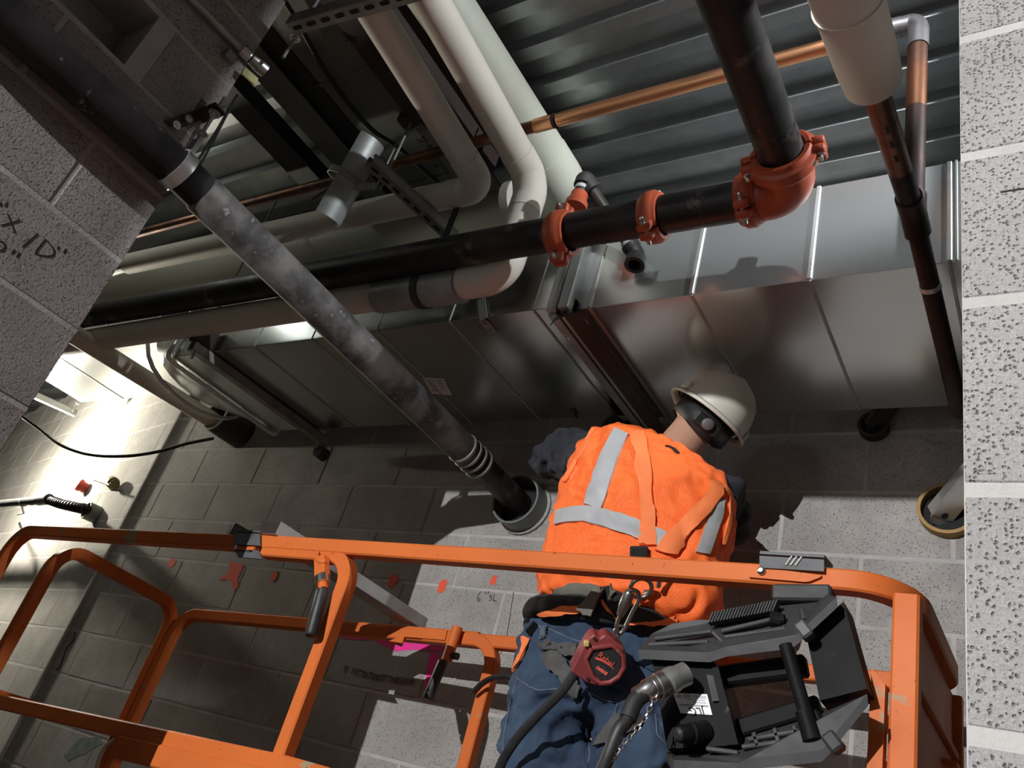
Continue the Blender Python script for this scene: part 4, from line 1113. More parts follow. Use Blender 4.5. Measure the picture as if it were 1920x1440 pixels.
f2, r2s, gl = slab([(300, 1385), (740, 1405), (800, 1375), (1290, 1320), (1320, 1295), (1605, 940)], [(250, 1330), (480, 1300), (700, 1270), (790, 1195), (1000, 1140), (1290, 1075), (1480, 1000)], 1.395, 1.47, (.002, .003, -.016), 'lower_guard')
for ln in (((520, 1310), (740, 1340)), ((800, 1250), (1150, 1190)), ((760, 1300), (1240, 1240)), ((840, 1200), (870, 1300)), ((980, 1170), (1010, 1270)), ((1110, 1150), (1140, 1250))):
    b = B(); beam(b, C_(*ln[0], 1.418), C_(*ln[1], 1.418), .010, .008, ch=.002); under(link(b, 'moulded_line', M_CBG), gl)
b = B(); beam(b, C_(1340, 1300, 1.395), C_(1420, 1240, 1.395), .03, .03, up=(0, 1, 0), ch=.004); under(link(b, 'catch', M_CBG), gl)
b = B(); beam(b, C_(1260, 1130, 1.42), C_(1310, 1110, 1.42), .03, .03, ch=.004); under(link(b, 'cleat', M_CBK), gl)
# black body at the left with label, gland and knob
bd_ = [C_(150, 690, 1.42), C_(560, 700, 1.42), C_(735, 1285, 1.42), C_(255, 1310, 1.42)]
b = B(); prism(b, bd_, (.004, .10, -.01)); body = link(b, 'body', M_CBK); under(body, cbx)
b = B(); prism(b, [C_(545, 700, 1.415), C_(600, 760, 1.415), C_(735, 1280, 1.415), C_(660, 1285, 1.415)], (0, .02, 0)); under(link(b, 'edge_bracket', M_CBK), body)
b = B(); prism(b, [C_(520, 810, 1.4135), C_(565, 815, 1.4135), C_(608, 985, 1.4135), C_(560, 990, 1.4135)], (0, .002, 0)); under(link(b, 'worn_patch', M_CBG), body)
M_LAB = mk('white_label', (.78, .79, .82), rough=.45)
lq = [(295, 933), (525, 942), (560, 1082), (345, 1068)]
lw = [C_(*p, 1.4175) for p in lq]
b = B(); prism(b, lw, (0, .0012, 0)); lab = link(b, 'label', M_LAB); under(lab, body)
def LQ(u, v): return (lw[0].lerp(lw[1], u)).lerp(lw[3].lerp(lw[2], u), v) + V((0, -.0006, 0))
def bar(u0, u1, v0, v1, par=body, m_=M_INK):
    b = B(); prism(b, [LQ(u0, v0), LQ(u1, v0), LQ(u1, v1), LQ(u0, v1)], (0, .0004, 0)); o = link(b, 'print', m_); under(o, par)
for u in (.03, .06, .10, .13, .18, .21, .29, .32, .36, .40, .44, .47): bar(u, u + random.choice((.010, .018)), .05, .24)
M_GREY = mk('grey_print', (.35, .35, .37), rough=.6)
for (u0, u1, v) in ((.55, .95, .10), (.60, .95, .18), (.35, .9, .30), (.5, .92, .42), (.06, .95, .55), (.06, .95, .60)): bar(u0, u1, v, v + .035, m_=M_GREY)
def text_on(txt, origin, xdir, ydir, size, m_, par, name='lettering', th=.0006):
    cu = bpy.data.curves.new(name, 'FONT'); cu.body = txt; cu.size = 1.0; cu.extrude = 0
    to = bpy.data.objects.new(name, cu); COL.objects.link(to)
    dg = bpy.context.evaluated_depsgraph_get(); me = bpy.data.meshes.new_from_object(to.evaluated_get(dg))
    bpy.data.objects.remove(to); bpy.data.curves.remove(cu)
    x_, y_ = V(xdir).normalized() * size, V(ydir).normalized() * size
    for v in me.vertices: v.co = V(origin) + x_ * v.co.x + y_ * v.co.y
    me.materials.clear(); me.materials.append(m_)
    o = link(me, name, m_); under(o, par); return o
uu = (LQ(0, .8) - LQ(1, .8)).normalized(); vv = (LQ(.5, 1) - LQ(.5, 0)).normalized()
o = text_on('JLG', LQ(.78, .70) + V((0, -.0006, 0)), uu, vv, .019, M_INK, body)
# knob at the lower left of the body
kc = C_(330, 1212, 1.375); kd = (C_(480, 1200, 1.415) - kc)
b = B(); lathe(b, [(0, .012), (.003, .0145), (.025, .015), (.027, .0185), (.06, .019)], kc, kd, 22); o = link(b, 'knob', M_CBK); under(o, body); setsmooth(o)
b = B(); lathe(b, [(-.005, .007), (-.002, .010), (.0, .0115)], kc, kd, 18); o = link(b, 'knob_cap', M_RUBBER); under(o, body); setsmooth(o)
# cable connector with chain and cable
g0_ = C_(320, 830, 1.37); g1x = C_(95, 930, 1.33); gdv = (g1x - g0_)
b = B(); lathe(b, [(-.02, .020), (.0, .020), (.004, .022), (.018, .022), (.02, .0185), (.026, .0185)], g0_, gdv, 22); o = link(b, 'gland_base', M_STRUT); under(o, body); setsmooth(o)
b = B(); lathe(b, [(.026, .0215), (.040, .0215), (.042, .0195), (.05, .0195)], g0_, gdv, 22); o = link(b, 'gland_ring', M_ZINC); under(o, body); setsmooth(o)
b = B(); lathe(b, [(.05, .018), (.062, .019), (.068, .0155), (.085, .0135)], g0_, gdv, 22); o = link(b, 'gland_clamp', M_ZINC); under(o, body); setsmooth(o)
cc_ = thing('control_cable', 'thick dark cable leaving the control box connector downward', 'cable', g1x)
cpts = [g1x - gdv * .15, C_(40, 990, 1.32), C_(-10, 1110, 1.31), A(1160, 1370, y=1.30), A(1140, 1420, y=1.30), A(1122, 1470, y=1.31), A(1110, 1560, y=1.33)]
b = B(); tube(b, spline(cpts[:3], 6), .0145, 14); o = link(b, 'strain_relief', M_RUBBER); under(o, cc_); setsmooth(o)
b = B(); tube(b, spline(cpts, 6), .0115, 14); o = link(b, 'cable', M_GRIP); under(o, cc_); setsmooth(o)
ch = thing('keeper_chain', 'fine steel keeper chain beside the control cable', 'chain', C_(180, 960, 1.33))
cpt = spline([C_(185, 950, 1.335), C_(150, 1010, 1.325), C_(110, 1090, 1.315), C_(40, 1190, 1.305), A(1170, 1395, y=1.30), A(1148, 1425, y=1.30), A(1130, 1445, y=1.305)], 5)
# oval links
Ls = [0]
for i in range(1, len(cpt)): Ls.append(Ls[-1] + (cpt[i] - cpt[i - 1]).length)
def atlen(s):
    for i in range(1, len(cpt)):
        if Ls[i] >= s: f = (s - Ls[i - 1]) / (Ls[i] - Ls[i - 1]); return cpt[i - 1].lerp(cpt[i], f), (cpt[i] - cpt[i - 1]).normalized()
    return cpt[-1], (cpt[-1] - cpt[-2]).normalized()
s_ = 0.0; k = 0; lm = None
while s_ < Ls[-1]:
    c_, d_ = atlen(s_); a_, u_ = frame(d_, (0, 1, 0)); w_ = (a_ * .8 + u_ * .6) if k % 2 else (u_ * .8 - a_ * .6)
    ring = [c_ + d_ * .0068 * math.cos(t) + w_ * .0038 * math.sin(t) for t in [6.28318 * j / 10 for j in range(11)]]
    b = B(); tube(b, ring, .0012, 5, caps=False); under(link(b, 'link', M_ZINC), ch)
    s_ += .0098; k += 1
# black plate at the right, cross rod
pr_ = [C_(1195, 545, 1.43), C_(1445, 315, 1.43), C_(1605, 905, 1.43), C_(1285, 985, 1.43)]
b = B(); prism(b, pr_, (0, .08, 0)); pln = link(b, 'right_plate', M_CBK); under(pln, cbx)
b = B(); tube(b, [C_(1055, 610, 1.40), C_(1225, 1190, 1.40)], .0115, 14); o = link(b, 'cross_rod', M_CBK); under(o, cbx); setsmooth(o)
b = B(); lathe(b, [(-.03, .0145), (.015, .016)], C_(1220, 1190, 1.40), C_(1225, 1190, 1.40) - C_(1055, 610, 1.40), 14); o = link(b, 'rod_socket', M_CBK); under(o, cbx); setsmooth(o)
b = B(); beam(b, C_(600, 830, 1.47), C_(1200, 750, 1.47), .03, .035, ch=.004); under(link(b, 'inner_bar', M_CBK), cbx)
b = B(); beam(b, C_(690, 1190, 1.47), C_(1290, 1010, 1.47), .02, .03, ch=.004); under(link(b, 'inner_bar', M_CBK), cbx)
b = B(); beam(b, C_(985, 280, 1.47), C_(1380, 285, 1.47), .05, .03, ch=.004); under(link(b, 'hanger_plate', M_CBG), cbx)

# ------------------------------------------------------------------ the worker
M_SKIN = mk('skin', (.52, .30, .21), (.46, .25, .17), 14, 5, (.35, .7), .5, bump=.08, bscale=120)
M_HAIR = mk('brown_hair', (.05, .028, .018), (.08, .045, .03), 60, 5, (.35, .7), .6, bump=.4, bscale=250)
def mesh_extra(N, L, co, col, mix, noise, rampn):
    v = N.new('ShaderNodeTexVoronoi'); v.inputs['Scale'].default_value = 260; v.inputs['Randomness'].default_value = .25
    L.new(co, v.inputs['Vector'])
    d = rampn(v.outputs['Distance'], .18, .34)
    return mix(d, (.55, .09, .012), col), [d]
M_VEST = mk('orange_mesh_vest', (1.0, .175, .028), (.90, .145, .024), 8, 5, (.35, .7), .75, bump=.25, bscale=200, extra=mesh_extra)
M_STRAP = mk('orange_webbing', (.92, .22, .06), (.82, .19, .055), 10, 5, (.35, .7), .7, bump=.3, bscale=300)
M_REFL = mk('grey_reflective_tape', (.40, .41, .42), (.34, .35, .36), 7, 5, (.35, .7), .42, bump=.1, bscale=120)
M_NAVY = mk('navy_cotton', (.016, .018, .025), (.026, .028, .036), 7, 6, (.35, .7), .9, bump=.3, bscale=160)
M_DENIM = mk('blue_denim', (.021, .040, .078), (.042, .074, .126), 5, 7, (.40, .68), .9, bump=.35, bscale=260, c3=(.085, .13, .19), s3=3.5, r3=(.60, .80))
M_STITCH = mk('denim_stitch', (.11, .14, .185), rough=.9)
M_WEB = mk('grey_webbing', (.085, .085, .080), (.055, .055, .052), 30, 4, (.35, .7), .85, bump=.4, bscale=220)
M_WEBG = mk('olive_grey_webbing', (.16, .155, .125), (.12, .115, .095), 20, 4, (.35, .7), .85, bump=.3, bscale=220)
M_BLKC = mk('black_nylon', (.014, .014, .016), (.024, .024, .027), 25, 4, (.35, .7), .8, bump=.3, bscale=180)
M_HAT = mk('off_white_hard_hat', (.62, .605, .53), (.55, .535, .465), 6, 6, (.35, .7), .35, .45, bump=.02, c3=(.25, .24, .20), s3=30, r3=(.70, .76))
M_HATIN = mk('hard_hat_liner', (.012, .013, .014), (.02, .02, .022), 20, 4, (.35, .7), .5)
M_KNOB = mk('grey_knob', (.12, .12, .13), (.10, .10, .11), 30, 4, (.35, .7), .5)

def loft(bm, rings, n=32):
    """rings: (centre, half-width vector, half-depth vector, exponent)"""
    R = []
    for c, hw, hd, e in rings:
        r = []
        for k in range(n):
            a = 6.2831853 * k / n; cs, sn = math.cos(a), math.sin(a)
            r.append(bm.verts.new(V(c) + V(hw) * math.copysign(abs(cs) ** e, cs) + V(hd) * math.copysign(abs(sn) ** e, sn)))
        R.append(r)
    for i in range(len(R) - 1):
        for k in range(n): bm.faces.new((R[i][k], R[i][(k + 1) % n], R[i + 1][(k + 1) % n], R[i + 1][k]))
    bm.faces.new(R[0][::-1]); bm.faces.new(R[-1])
    return bm
def capsule(bm, p, q, r1, r2, n=16):
    p, q = V(p), V(q); d = q - p; L_ = d.length; prof_ = []
    for k in range(6): a = math.pi / 2 * (1 - k / 6); prof_.append((-r1 * math.sin(a), r1 * math.cos(a)))
    for k in range(7): a = math.pi / 2 * k / 6; prof_.append((L_ + r2 * math.sin(a), r2 * math.cos(a)))
    return lathe(bm, prof_, p, d, n)
def remeshed(bm, name, mat, voxel=.012, smooth=4, disp=None):
    """voxel-merge the shapes of bm into one continuous skin"""
    bmesh.ops.recalc_face_normals(bm, faces=bm.faces[:])
    o = link(bm, name, mat)
    m = o.modifiers.new('r', 'REMESH'); m.mode = 'VOXEL'; m.voxel_size = voxel
    m = o.modifiers.new('s', 'SMOOTH'); m.factor = .5; m.iterations = smooth
    for (kind, size, strength) in (disp or []):
        tx = bpy.data.textures.new(name + '_folds', 'CLOUDS'); tx.noise_scale = size; tx.noise_depth = 2
        if kind == 'musgrave':
            tx = bpy.data.textures.new(name + '_folds', 'DISTORTED_NOISE'); tx.noise_scale = size; tx.distortion = 1.2
        m = o.modifiers.new('d', 'DISPLACE'); m.texture = tx; m.strength = strength; m.mid_level = .5; m.texture_coords = 'LOCAL'
    dg = bpy.context.evaluated_depsgraph_get()
    me = bpy.data.meshes.new_from_object(o.evaluated_get(dg))
    o.modifiers.clear(); old = o.data; o.data = me; bpy.data.meshes.remove(old)
    me.materials.clear(); me.materials.append(mat)
    for p in me.polygons: p.use_smooth = True
    return o
def bvh_of(o):
    me = o.data
    return BVHTree.FromPolygons([o.matrix_world @ v.co for v in me.vertices], [tuple(p.vertices) for p in me.polygons])
def hit(bv, px, py):
    d = ray(px, py).normalized()
    l, n_, i, t = bv.ray_cast(V((0, 0, 0)), d)
    if l is None:
        l, n_, i, t = bv.find_nearest(d * 2.2)
    if n_.dot(d) > 0: n_ = -n_
    return l, n_
def lerp_poly(pl, t):
    s = t * (len(pl) - 1); i = min(int(s), len(pl) - 2); f = s - i
    return (pl[i][0] * (1 - f) + pl[i + 1][0] * f, pl[i][1] * (1 - f) + pl[i + 1][1] * f)
def patch(name, bv, left, right, mat, parent, off=.004, nu=5, nv=14, th=.003):
    """band of cloth lying on a surface between two photo polylines"""
    b = B(); rows, rows2 = [], []
    for j in range(nv + 1):
        a, c = lerp_poly(left, j / nv), lerp_poly(right, j / nv); r, r2 = [], []
        for i in range(nu + 1):
            f = i / nu; p, n_ = hit(bv, a[0] * (1 - f) + c[0] * f, a[1] * (1 - f) + c[1] * f)
            r.append(b.verts.new(p + n_ * (off + th))); r2.append(b.verts.new(p + n_ * (off - .004)))
        rows.append(r); rows2.append(r2)
    for j in range(nv):
        for i in range(nu):
            b.faces.new((rows[j][i], rows[j][i + 1], rows[j + 1][i + 1], rows[j + 1][i]))
            b.faces.new((rows2[j][i], rows2[j + 1][i], rows2[j + 1][i + 1], rows2[j][i + 1]))
        for i in (0, nu): b.faces.new((rows[j][i], rows[j + 1][i], rows2[j + 1][i], rows2[j][i]))
    for i in range(nu):
        for j in (0, nv): b.faces.new((rows[j][i], rows[j][i + 1], rows2[j][i + 1], rows2[j][i]))
    bmesh.ops.recalc_face_normals(b, faces=b.faces[:])
    o = link(b, name, mat); 
    bmesh_smooth = [setattr(p, 'use_smooth', True) for p in o.data.polygons]
    setsmooth(o, 50)
    if parent is not None: under(o, parent)
    return o
def seam(name, bv, pts, mat, parent, r=.0016):
    b = B(); P = []
    for k in range(len(pts) * 5 + 1):
        p, n_ = hit(bv, *lerp_poly(pts, k / (len(pts) * 5))); P.append(p + n_ * r * .5)
    tube(b, P, r, 6); o = link(b, name, mat); under(o, parent); return o

WY = 1.85
FEET_L, FEET_R = V((-1.13, 1.78, FLZ)), V((-.88, 1.82, FLZ))
def ringpx(l, r, yl, yr, dep, e=.85):
    a, c = A(*l, y=yl), A(*r, y=yr); hw = (c - a) / 2
    hd = V((0, 1, 0)); hd = (hd - hw * hd.dot(hw) / hw.length_squared).normalized() * dep
    return ((a + c) / 2, hw, hd, e)
# joints
LS, RS = A(1098, 856, y=1.88), A(1345, 925, y=1.92)
LE, RE = A(1040, 862, y=2.10), A(1368, 985, y=2.12)
LW, RW = A(1140, 812, y=2.20), A(1310, 900, y=2.24)
NB, HC = A(1262, 850, y=1.90), A(1318, 790, y=1.96)
PE = A(1115, 1230, y=WY)
LH, RH = A(1035, 1260, y=WY), A(1192, 1275, y=WY)
LK, RK = LH.lerp(FEET_L + V((0, 0, .08)), .5) + V((0, .02, 0)), RH.lerp(FEET_R + V((0, 0, .08)), .5) + V((0, .02, 0))
CH = A(1215, 930, y=1.88); SPN = A(1165, 1080, y=1.87)
# continuous body: head, neck, trunk, arms, hands with fingers, legs, feet
b = B()
capsule(b, PE, SPN, .10, .105); capsule(b, SPN, CH, .105, .11); capsule(b, CH, NB, .10, .052); capsule(b, LS, RS, .045, .045)
capsule(b, NB, HC, .060, .064)
hu = (RT * .669 + DN * -.743) * .99 + FW * .06; hu.normalize()
hb = -FW; hb = (hb - hu * hb.dot(hu)).normalized(); hs = hb.cross(hu).normalized()
def ell(bm, c, ax, ay, az, n=18):
    loft(bm, [(V(c) + az * math.sin(t), ax * max(math.cos(t), .02), ay * max(math.cos(t), .02), 1) for t in [-math.pi / 2 + math.pi * k / 12 for k in range(13)]], n)
ell(b, HC + hu * .03, hs * .076, hb * .095, hu * .115)
ell(b, HC - hb * .075 - hu * .02, hs * .055, hb * .045, hu * .07)                 # jaw and face
capsule(b, HC - hb * .10 + hu * .0, HC - hb * .118 - hu * .012, .012, .015)       # nose
for sg in (-1, 1): ell(b, HC + hs * sg * .080 + hu * -.005, hs * .010, hb * .020, hu * .032)   # ears
capsule(b, LS, LE, .046, .040); capsule(b, LE, LW, .040, .030); capsule(b, RS, RE, .046, .040); capsule(b, RE, RW, .040, .030)
for W_, E_, sg in ((LW, LE, -1), (RW, RE, 1)):
    d_ = (V((.0, .55, .8))).normalized() if sg < 0 else (W_ - E_).normalized(); s_ = d_.cross(V((0, 1, 0)) if sg < 0 else V((1, 0, 0))).normalized(); n_ = s_.cross(d_)
    capsule(b, W_, W_ + d_ * .05, .030, .034)
    for k, L_ in enumerate((.070, .080, .075, .058)):
        base = W_ + d_ * .065 + s_ * (k - 1.5) * .020
        capsule(b, base, base + d_ * L_ * .55 + n_ * .008, .0095, .0085, 10); capsule(b, base + d_ * L_ * .55 + n_ * .008, base + d_ * L_ + n_ * .03, .0085, .0075, 10)
    capsule(b, W_ + d_ * .02 - s_ * .03, W_ + d_ * .055 - s_ * .058 + n_ * .012, .012, .010, 10); capsule(b, W_ + d_ * .055 - s_ * .058 + n_ * .012, W_ + d_ * .085 - s_ * .066 + n_ * .03, .010, .008, 10)
for H_, K_, F_t in ((LH, LK, FEET_L), (RH, RK, FEET_R)):
    capsule(b, H_ + V((0, .02, 0)), K_, .062, .05); capsule(b, K_, F_t + V((0, 0, .09)), .05, .04); capsule(b, F_t + V((0, -.04, .045)), F_t + V((0, .16, .04)), .04, .035)
person = remeshed(b, 'person', M_SKIN, .0085, 3)
tag(person, 'worker seen from behind in white hard hat, orange mesh vest and blue jeans', 'person')
# work boots
for F_t in (FEET_L, FEET_R):
    b = B(); capsule(b, F_t + V((0, -.045, .056)), F_t + V((0, .17, .05)), .052, .046); capsule(b, F_t + V((0, -.03, .06)), F_t + V((0, -.03, .20)), .052, .056)
    o = remeshed(b, 'work_boot', M_RUST, .012, 3); o.parent = person
    b = B(); abox(b, F_t + V((-.05, -.10, 0)), F_t + V((.05, .22, .02)), .01); o2 = link(b, 'sole', M_RUBBER); o2.parent = o
# shirt with long sleeves
b = B()
loft(b, [ringpx((1050, 1120), (1310, 1170), 1.86, 1.86, .105), ringpx((1075, 960), (1355, 1020), 1.88, 1.88, .115), ringpx((1100, 860), (1345, 915), 1.89, 1.89, .095), ringpx((1180, 822), (1300, 862), 1.89, 1.89, .06)], 24)
capsule(b, LS + V((.02, 0, 0)), LS.lerp(LE, .5), .084, .086); capsule(b, LS.lerp(LE, .5), LE, .084, .070); capsule(b, LE, LW - (LW - LE) * .1, .066, .046)
capsule(b, A(1072, 842, y=1.93), A(1030, 862, y=1.99), .080, .070)
capsule(b, RS, RS.lerp(RE, .5), .078, .080); capsule(b, RS.lerp(RE, .5), RE, .080, .068); capsule(b, RE, RW - (RW - RE) * .1, .066, .046)
shirt = remeshed(b, 'shirt', M_NAVY, .011, 3, [('clouds', .055, .022), ('musgrave', .10, .016)]); shirt.parent = person
# black glove on the raised left hand, reaching the duct flange
d_ = V((.0, .55, .8)).normalized(); s_ = d_.cross(V((0, 1, 0))).normalized(); n_ = s_.cross(d_)
b = B(); capsule(b, LW - d_ * .03, LW + d_ * .05, .036, .041)
for k, L_ in enumerate((.070, .080, .075, .058)):
    base = LW + d_ * .065 + s_ * (k - 1.5) * .020
    capsule(b, base, base + d_ * L_ * .55 + n_ * .008, .0125, .0115, 10); capsule(b, base + d_ * L_ * .55 + n_ * .008, base + d_ * (L_ + .004) + n_ * .03, .0115, .0105, 10)
capsule(b, LW + d_ * .02 - s_ * .03, LW + d_ * .055 - s_ * .058 + n_ * .012, .016, .014, 10); capsule(b, LW + d_ * .055 - s_ * .058 + n_ * .012, LW + d_ * .088 - s_ * .066 + n_ * .03, .014, .011, 10)
gv = remeshed(b, 'glove', M_BLKC, .005, 2); gv.parent = person
# vest
b = B()
VR = [ringpx((1052, 1150), (1300, 1185), 1.85, 1.85, .11), ringpx((1020, 1128), (1335, 1172), 1.85, 1.85, .135), ringpx((1013, 1095), (1346, 1148), 1.85, 1.85, .150), ringpx((1026, 1040), (1352, 1092), 1.85, 1.85, .148),
      ringpx((1042, 975), (1364, 1030), 1.855, 1.86, .145), ringpx((1055, 925), (1378, 982), 1.86, 1.87, .145), ringpx((1070, 884), (1380, 935), 1.865, 1.88, .138),
      ringpx((1090, 842), (1364, 896), 1.87, 1.89, .122), ringpx((1116, 812), (1330, 872), 1.88, 1.89, .098), ringpx((1152, 802), (1312, 856), 1.885, 1.895, .078), ringpx((1200, 806), (1305, 848), 1.89, 1.895, .060)]
loft(b, VR, 40)
vest = remeshed(b, 'vest', M_VEST, .009, 5, [('clouds', .09, .014), ('musgrave', .075, .010)]); vest.parent = person
VB = bvh_of(vest)
C3 = lambda x, y: (900 + x * .3056, 660 + y * .3056)
patch('reflective_tape', VB, [C3(822, 475), C3(740, 640), C3(690, 780), C3(640, 935)], [C3(908, 512), C3(850, 650), C3(800, 800), C3(745, 975)], M_REFL, vest, .004)
patch('reflective_tape', VB, [C3(478, 975), C3(620, 945), C3(745, 965), C3(860, 995), C3(985, 1040), C3(1100, 1090), C3(1200, 1140)], [C3(465, 1060), C3(620, 1040), C3(745, 1075), C3(860, 1105), C3(985, 1150), C3(1090, 1195), C3(1180, 1235)], M_REFL, vest, .005, 5, 22)
patch('reflective_tape', VB, [C3(1420, 950), C3(1390, 1040), C3(1345, 1170), C3(1320, 1230)], [C3(1498, 895), C3(1480, 1010), C3(1440, 1130), C3(1400, 1245)], M_REFL, vest, .004)
patch('edge_binding', VB, [C3(690, 470), C3(600, 640), C3(512, 790)], [C3(705, 475), C3(618, 645), C3(530, 795)], M_STRAP, vest, .003, 2, 14)
patch('edge_binding', VB, [C3(1480, 800), C3(1545, 870), C3(1545, 1000), C3(1500, 1180)], [C3(1470, 815), C3(1525, 885), C3(1525, 1000), C3(1480, 1180)], M_STRAP, vest, .003, 2, 14)
patch('neck_label', VB, [C3(1155, 507), C3(1250, 552)], [C3(1152, 517), C3(1246, 562)], M_BLKC, vest, .003, 2, 6)
# jeans
b = B()
loft(b, [ringpx((1002, 1158), (1268, 1190), WY, WY, .115), ringpx((985, 1200), (1266, 1230), WY, WY, .130), ringpx((968, 1262), (1270, 1290), WY, WY, .142), ringpx((958, 1315), (1272, 1335), WY - .01, WY, .130, .8), ringpx((985, 1350), (1245, 1365), WY - .01, WY, .10, .8)], 32)
for (ls, ft) in (([((962, 1285), (1108, 1300)), ((952, 1335), (1102, 1350)), ((940, 1440), (1101, 1450))], FEET_L), ([((1112, 1295), (1270, 1305)), ((1118, 1340), (1275, 1350)), ((1114, 1440), (1282, 1450))], FEET_R)):
    rr = [ringpx(l_, r_, WY - .01, WY - .01, .105, .9) for l_, r_ in ls]
    c2_ = rr[-1][0]; k_ = c2_.lerp(ft + V((0, 0, .1)), .5) + V((0, .03, 0))
    rr.append((k_, V((.085, 0, 0)), V((0, .085, 0)), .9)); rr.append((ft + V((0, 0, .07)), V((.085, 0, 0)), V((0, .09, 0)), .9))
    loft(b, rr, 24)
jeans = remeshed(b, 'jeans', M_DENIM, .010, 5, [('clouds', .10, .026), ('musgrave', .070, .018)]); jeans.parent = person
JB = bvh_of(jeans)
C4 = lambda x, y: (900 + x * .28125, 1040 + y * .28125)
for pl in ([(240, 820), (330, 880), (390, 905), (520, 895)], [(440, 485), (600, 560), (700, 590)], [(1170, 1060), (1180, 1200), (1260, 1280)], [(250, 820), (200, 1000), (160, 1200), (150, 1420)], [(700, 900), (830, 970), (920, 985), (890, 1090)], [(720, 1230), (735, 1330), (710, 1430)]):
    seam('stitching', JB, [C4(*p) for p in pl], M_STITCH, jeans)
patch('back_pocket', JB, [C4(1000, 600), C4(1030, 720), C4(1160, 790)], [C4(1120, 640), C4(1150, 720), C4(1165, 770)], M_DENIM, jeans, .003, 4, 8)
# belt line: black padded tool belt
beltr = []
b = B()
loft(b, [ringpx((998, 1178), (1275, 1215), WY, WY, .142), ringpx((992, 1168), (1282, 1203), WY, WY, .152), ringpx((997, 1148), (1288, 1182), WY, WY, .152), ringpx((1012, 1136), (1285, 1172), WY, WY, .14)], 40)
belt = remeshed(b, 'tool_belt', M_BLKC, .010, 3, [('clouds', .05, .012)]); belt.parent = person
BB = bvh_of(belt)

# hard hat (shell, rim, liner, knob)
HO = HC + hu * .018 + hb * .0
hat = bpy.data.objects.new('hard_hat', None); COL.objects.link(hat); hat.location = HO; hat.parent = person
def HP(x, y, z): return HO + hs * x + hb * y + hu * z
b = B(); NP, NT = 12, 40; outer, inner = [], []
def shell_pt(t, a, g=0.0):
    # t 0 rim .. 1 crown ; a angle
    ph = t * math.pi / 2; r = math.cos(ph) ** .80; z = math.sin(ph) ** .92
    ridge = .006 * max(0, math.sin(ph)) * math.exp(-(math.cos(a) / .28) ** 2)
    x = math.cos(a) * (.116 - g) * r; y = math.sin(a) * (.134 - g) * r
    return HP(x, y, .010 + z * (.135 - g) + ridge)
for g, lst in ((0, outer), (.0035, inner)):
    for i in range(NP):
        lst.append([b.verts.new(shell_pt(i / NP, 6.2831853 * k / NT, g)) for k in range(NT)])
    lst.append([b.verts.new(shell_pt(1, math.pi / 2, g))])
for lst, fl_ in ((outer, 0), (inner, 1)):
    for i in range(NP - 1):
        for k in range(NT):
            q_ = (lst[i][k], lst[i][(k + 1) % NT], lst[i + 1][(k + 1) % NT], lst[i + 1][k]); b.faces.new(q_[::-1] if fl_ else q_)
    for k in range(NT):
        q_ = (lst[NP - 1][k], lst[NP - 1][(k + 1) % NT], lst[NP][0]); b.faces.new(q_[::-1] if fl_ else q_)
bmesh.ops.recalc_face_normals(b, faces=b.faces[:])
o = link(b, 'shell', M_HAT, smooth=True); o.parent = hat; o.location = -HO
# rim flange, longer at the front as a peak
b = B(); rr_ = []
for (g0x, z_) in ((-.004, .012), (.012, .004), (.0135, -.004), (.010, -.006), (-.006, .004)):
    row = []
    for k in range(NT):
        a = 6.2831853 * k / NT; pk = .045 * max(0, -math.sin(a)) ** 3 if g0x > 0 else 0
        row.append(b.verts.new(HP(math.cos(a) * (.116 + g0x), math.sin(a) * (.134 + g0x + pk), z_ - (pk * .25))))
    rr_.append(row)
for i in range(5):
    for k in range(NT): b.faces.new((rr_[i][k], rr_[i][(k + 1) % NT], rr_[(i + 1) % 5][(k + 1) % NT], rr_[(i + 1) % 5][k]))
bmesh.ops.recalc_face_normals(b, faces=b.faces[:])
o = link(b, 'rim', M_HAT, smooth=True); o.parent = hat; o.location = -HO
for a in (.35, 2.75):          # accessory slots
    c_ = HP(math.cos(a) * .119, math.sin(a) * .136, .022); r_ = (hs * math.cos(a) + hb * math.sin(a)).normalized(); t_ = hu.cross(r_)
    b = B(); box(b, c_, t_ * .016, r_ * .005, hu * .013, .003); o = link(b, 'accessory_slot', M_HAT); o.parent = hat; o.location = -HO
# head band inside
b = B(); NB_ = 32; rows = []
for (g, z_) in ((0, .012), (0, -.048), (-.004, -.048), (-.004, .012)):
    rows.append([b.verts.new(HP(math.cos(6.2831853 * k / NB_) * (.090 + g), math.sin(6.2831853 * k / NB_) * (.108 + g), z_ - (.028 * max(0, math.sin(6.2831853 * k / NB_)) ** 2 if z_ < 0 else 0))) for k in range(NB_)])
for i in range(4):
    for k in range(NB_): b.faces.new((rows[i][k], rows[i][(k + 1) % NB_], rows[(i + 1) % 4][(k + 1) % NB_], rows[(i + 1) % 4][k]))
bmesh.ops.recalc_face_normals(b, faces=b.faces[:])
o = link(b, 'head_band', M_HATIN, smooth=True); o.parent = hat; o.location = -HO
for k in range(6):              # crown straps
    a = 6.2831853 * (k + .5) / 6
    b = B(); tube(b, spline([HP(math.cos(a) * .088, math.sin(a) * .105, .0), HP(math.cos(a) * .095, math.sin(a) * .11, .035), HP(math.cos(a) * .06, math.sin(a) * .07, .085), HP(0, 0, .10)], 4), .006, 6, sx=1.6)
    o = link(b, 'crown_strap', M_HATIN); o.parent = hat; o.location = -HO
rp = HP(.010, .111, -.038)
b = B(); box(b, rp, hs * .040, hb * .008, hu * .019, .005); o = link(b, 'ratchet_housing', M_HATIN); o.parent = hat; o.location = -HO
b = B(); lathe(b, [(0, .0175), (.012, .0165), (.014, .014)], rp + hb * .006, hb, 22); o = link(b, 'ratchet_knob', M_KNOB); o.parent = hat; o.location = -HO; setsmooth(o)
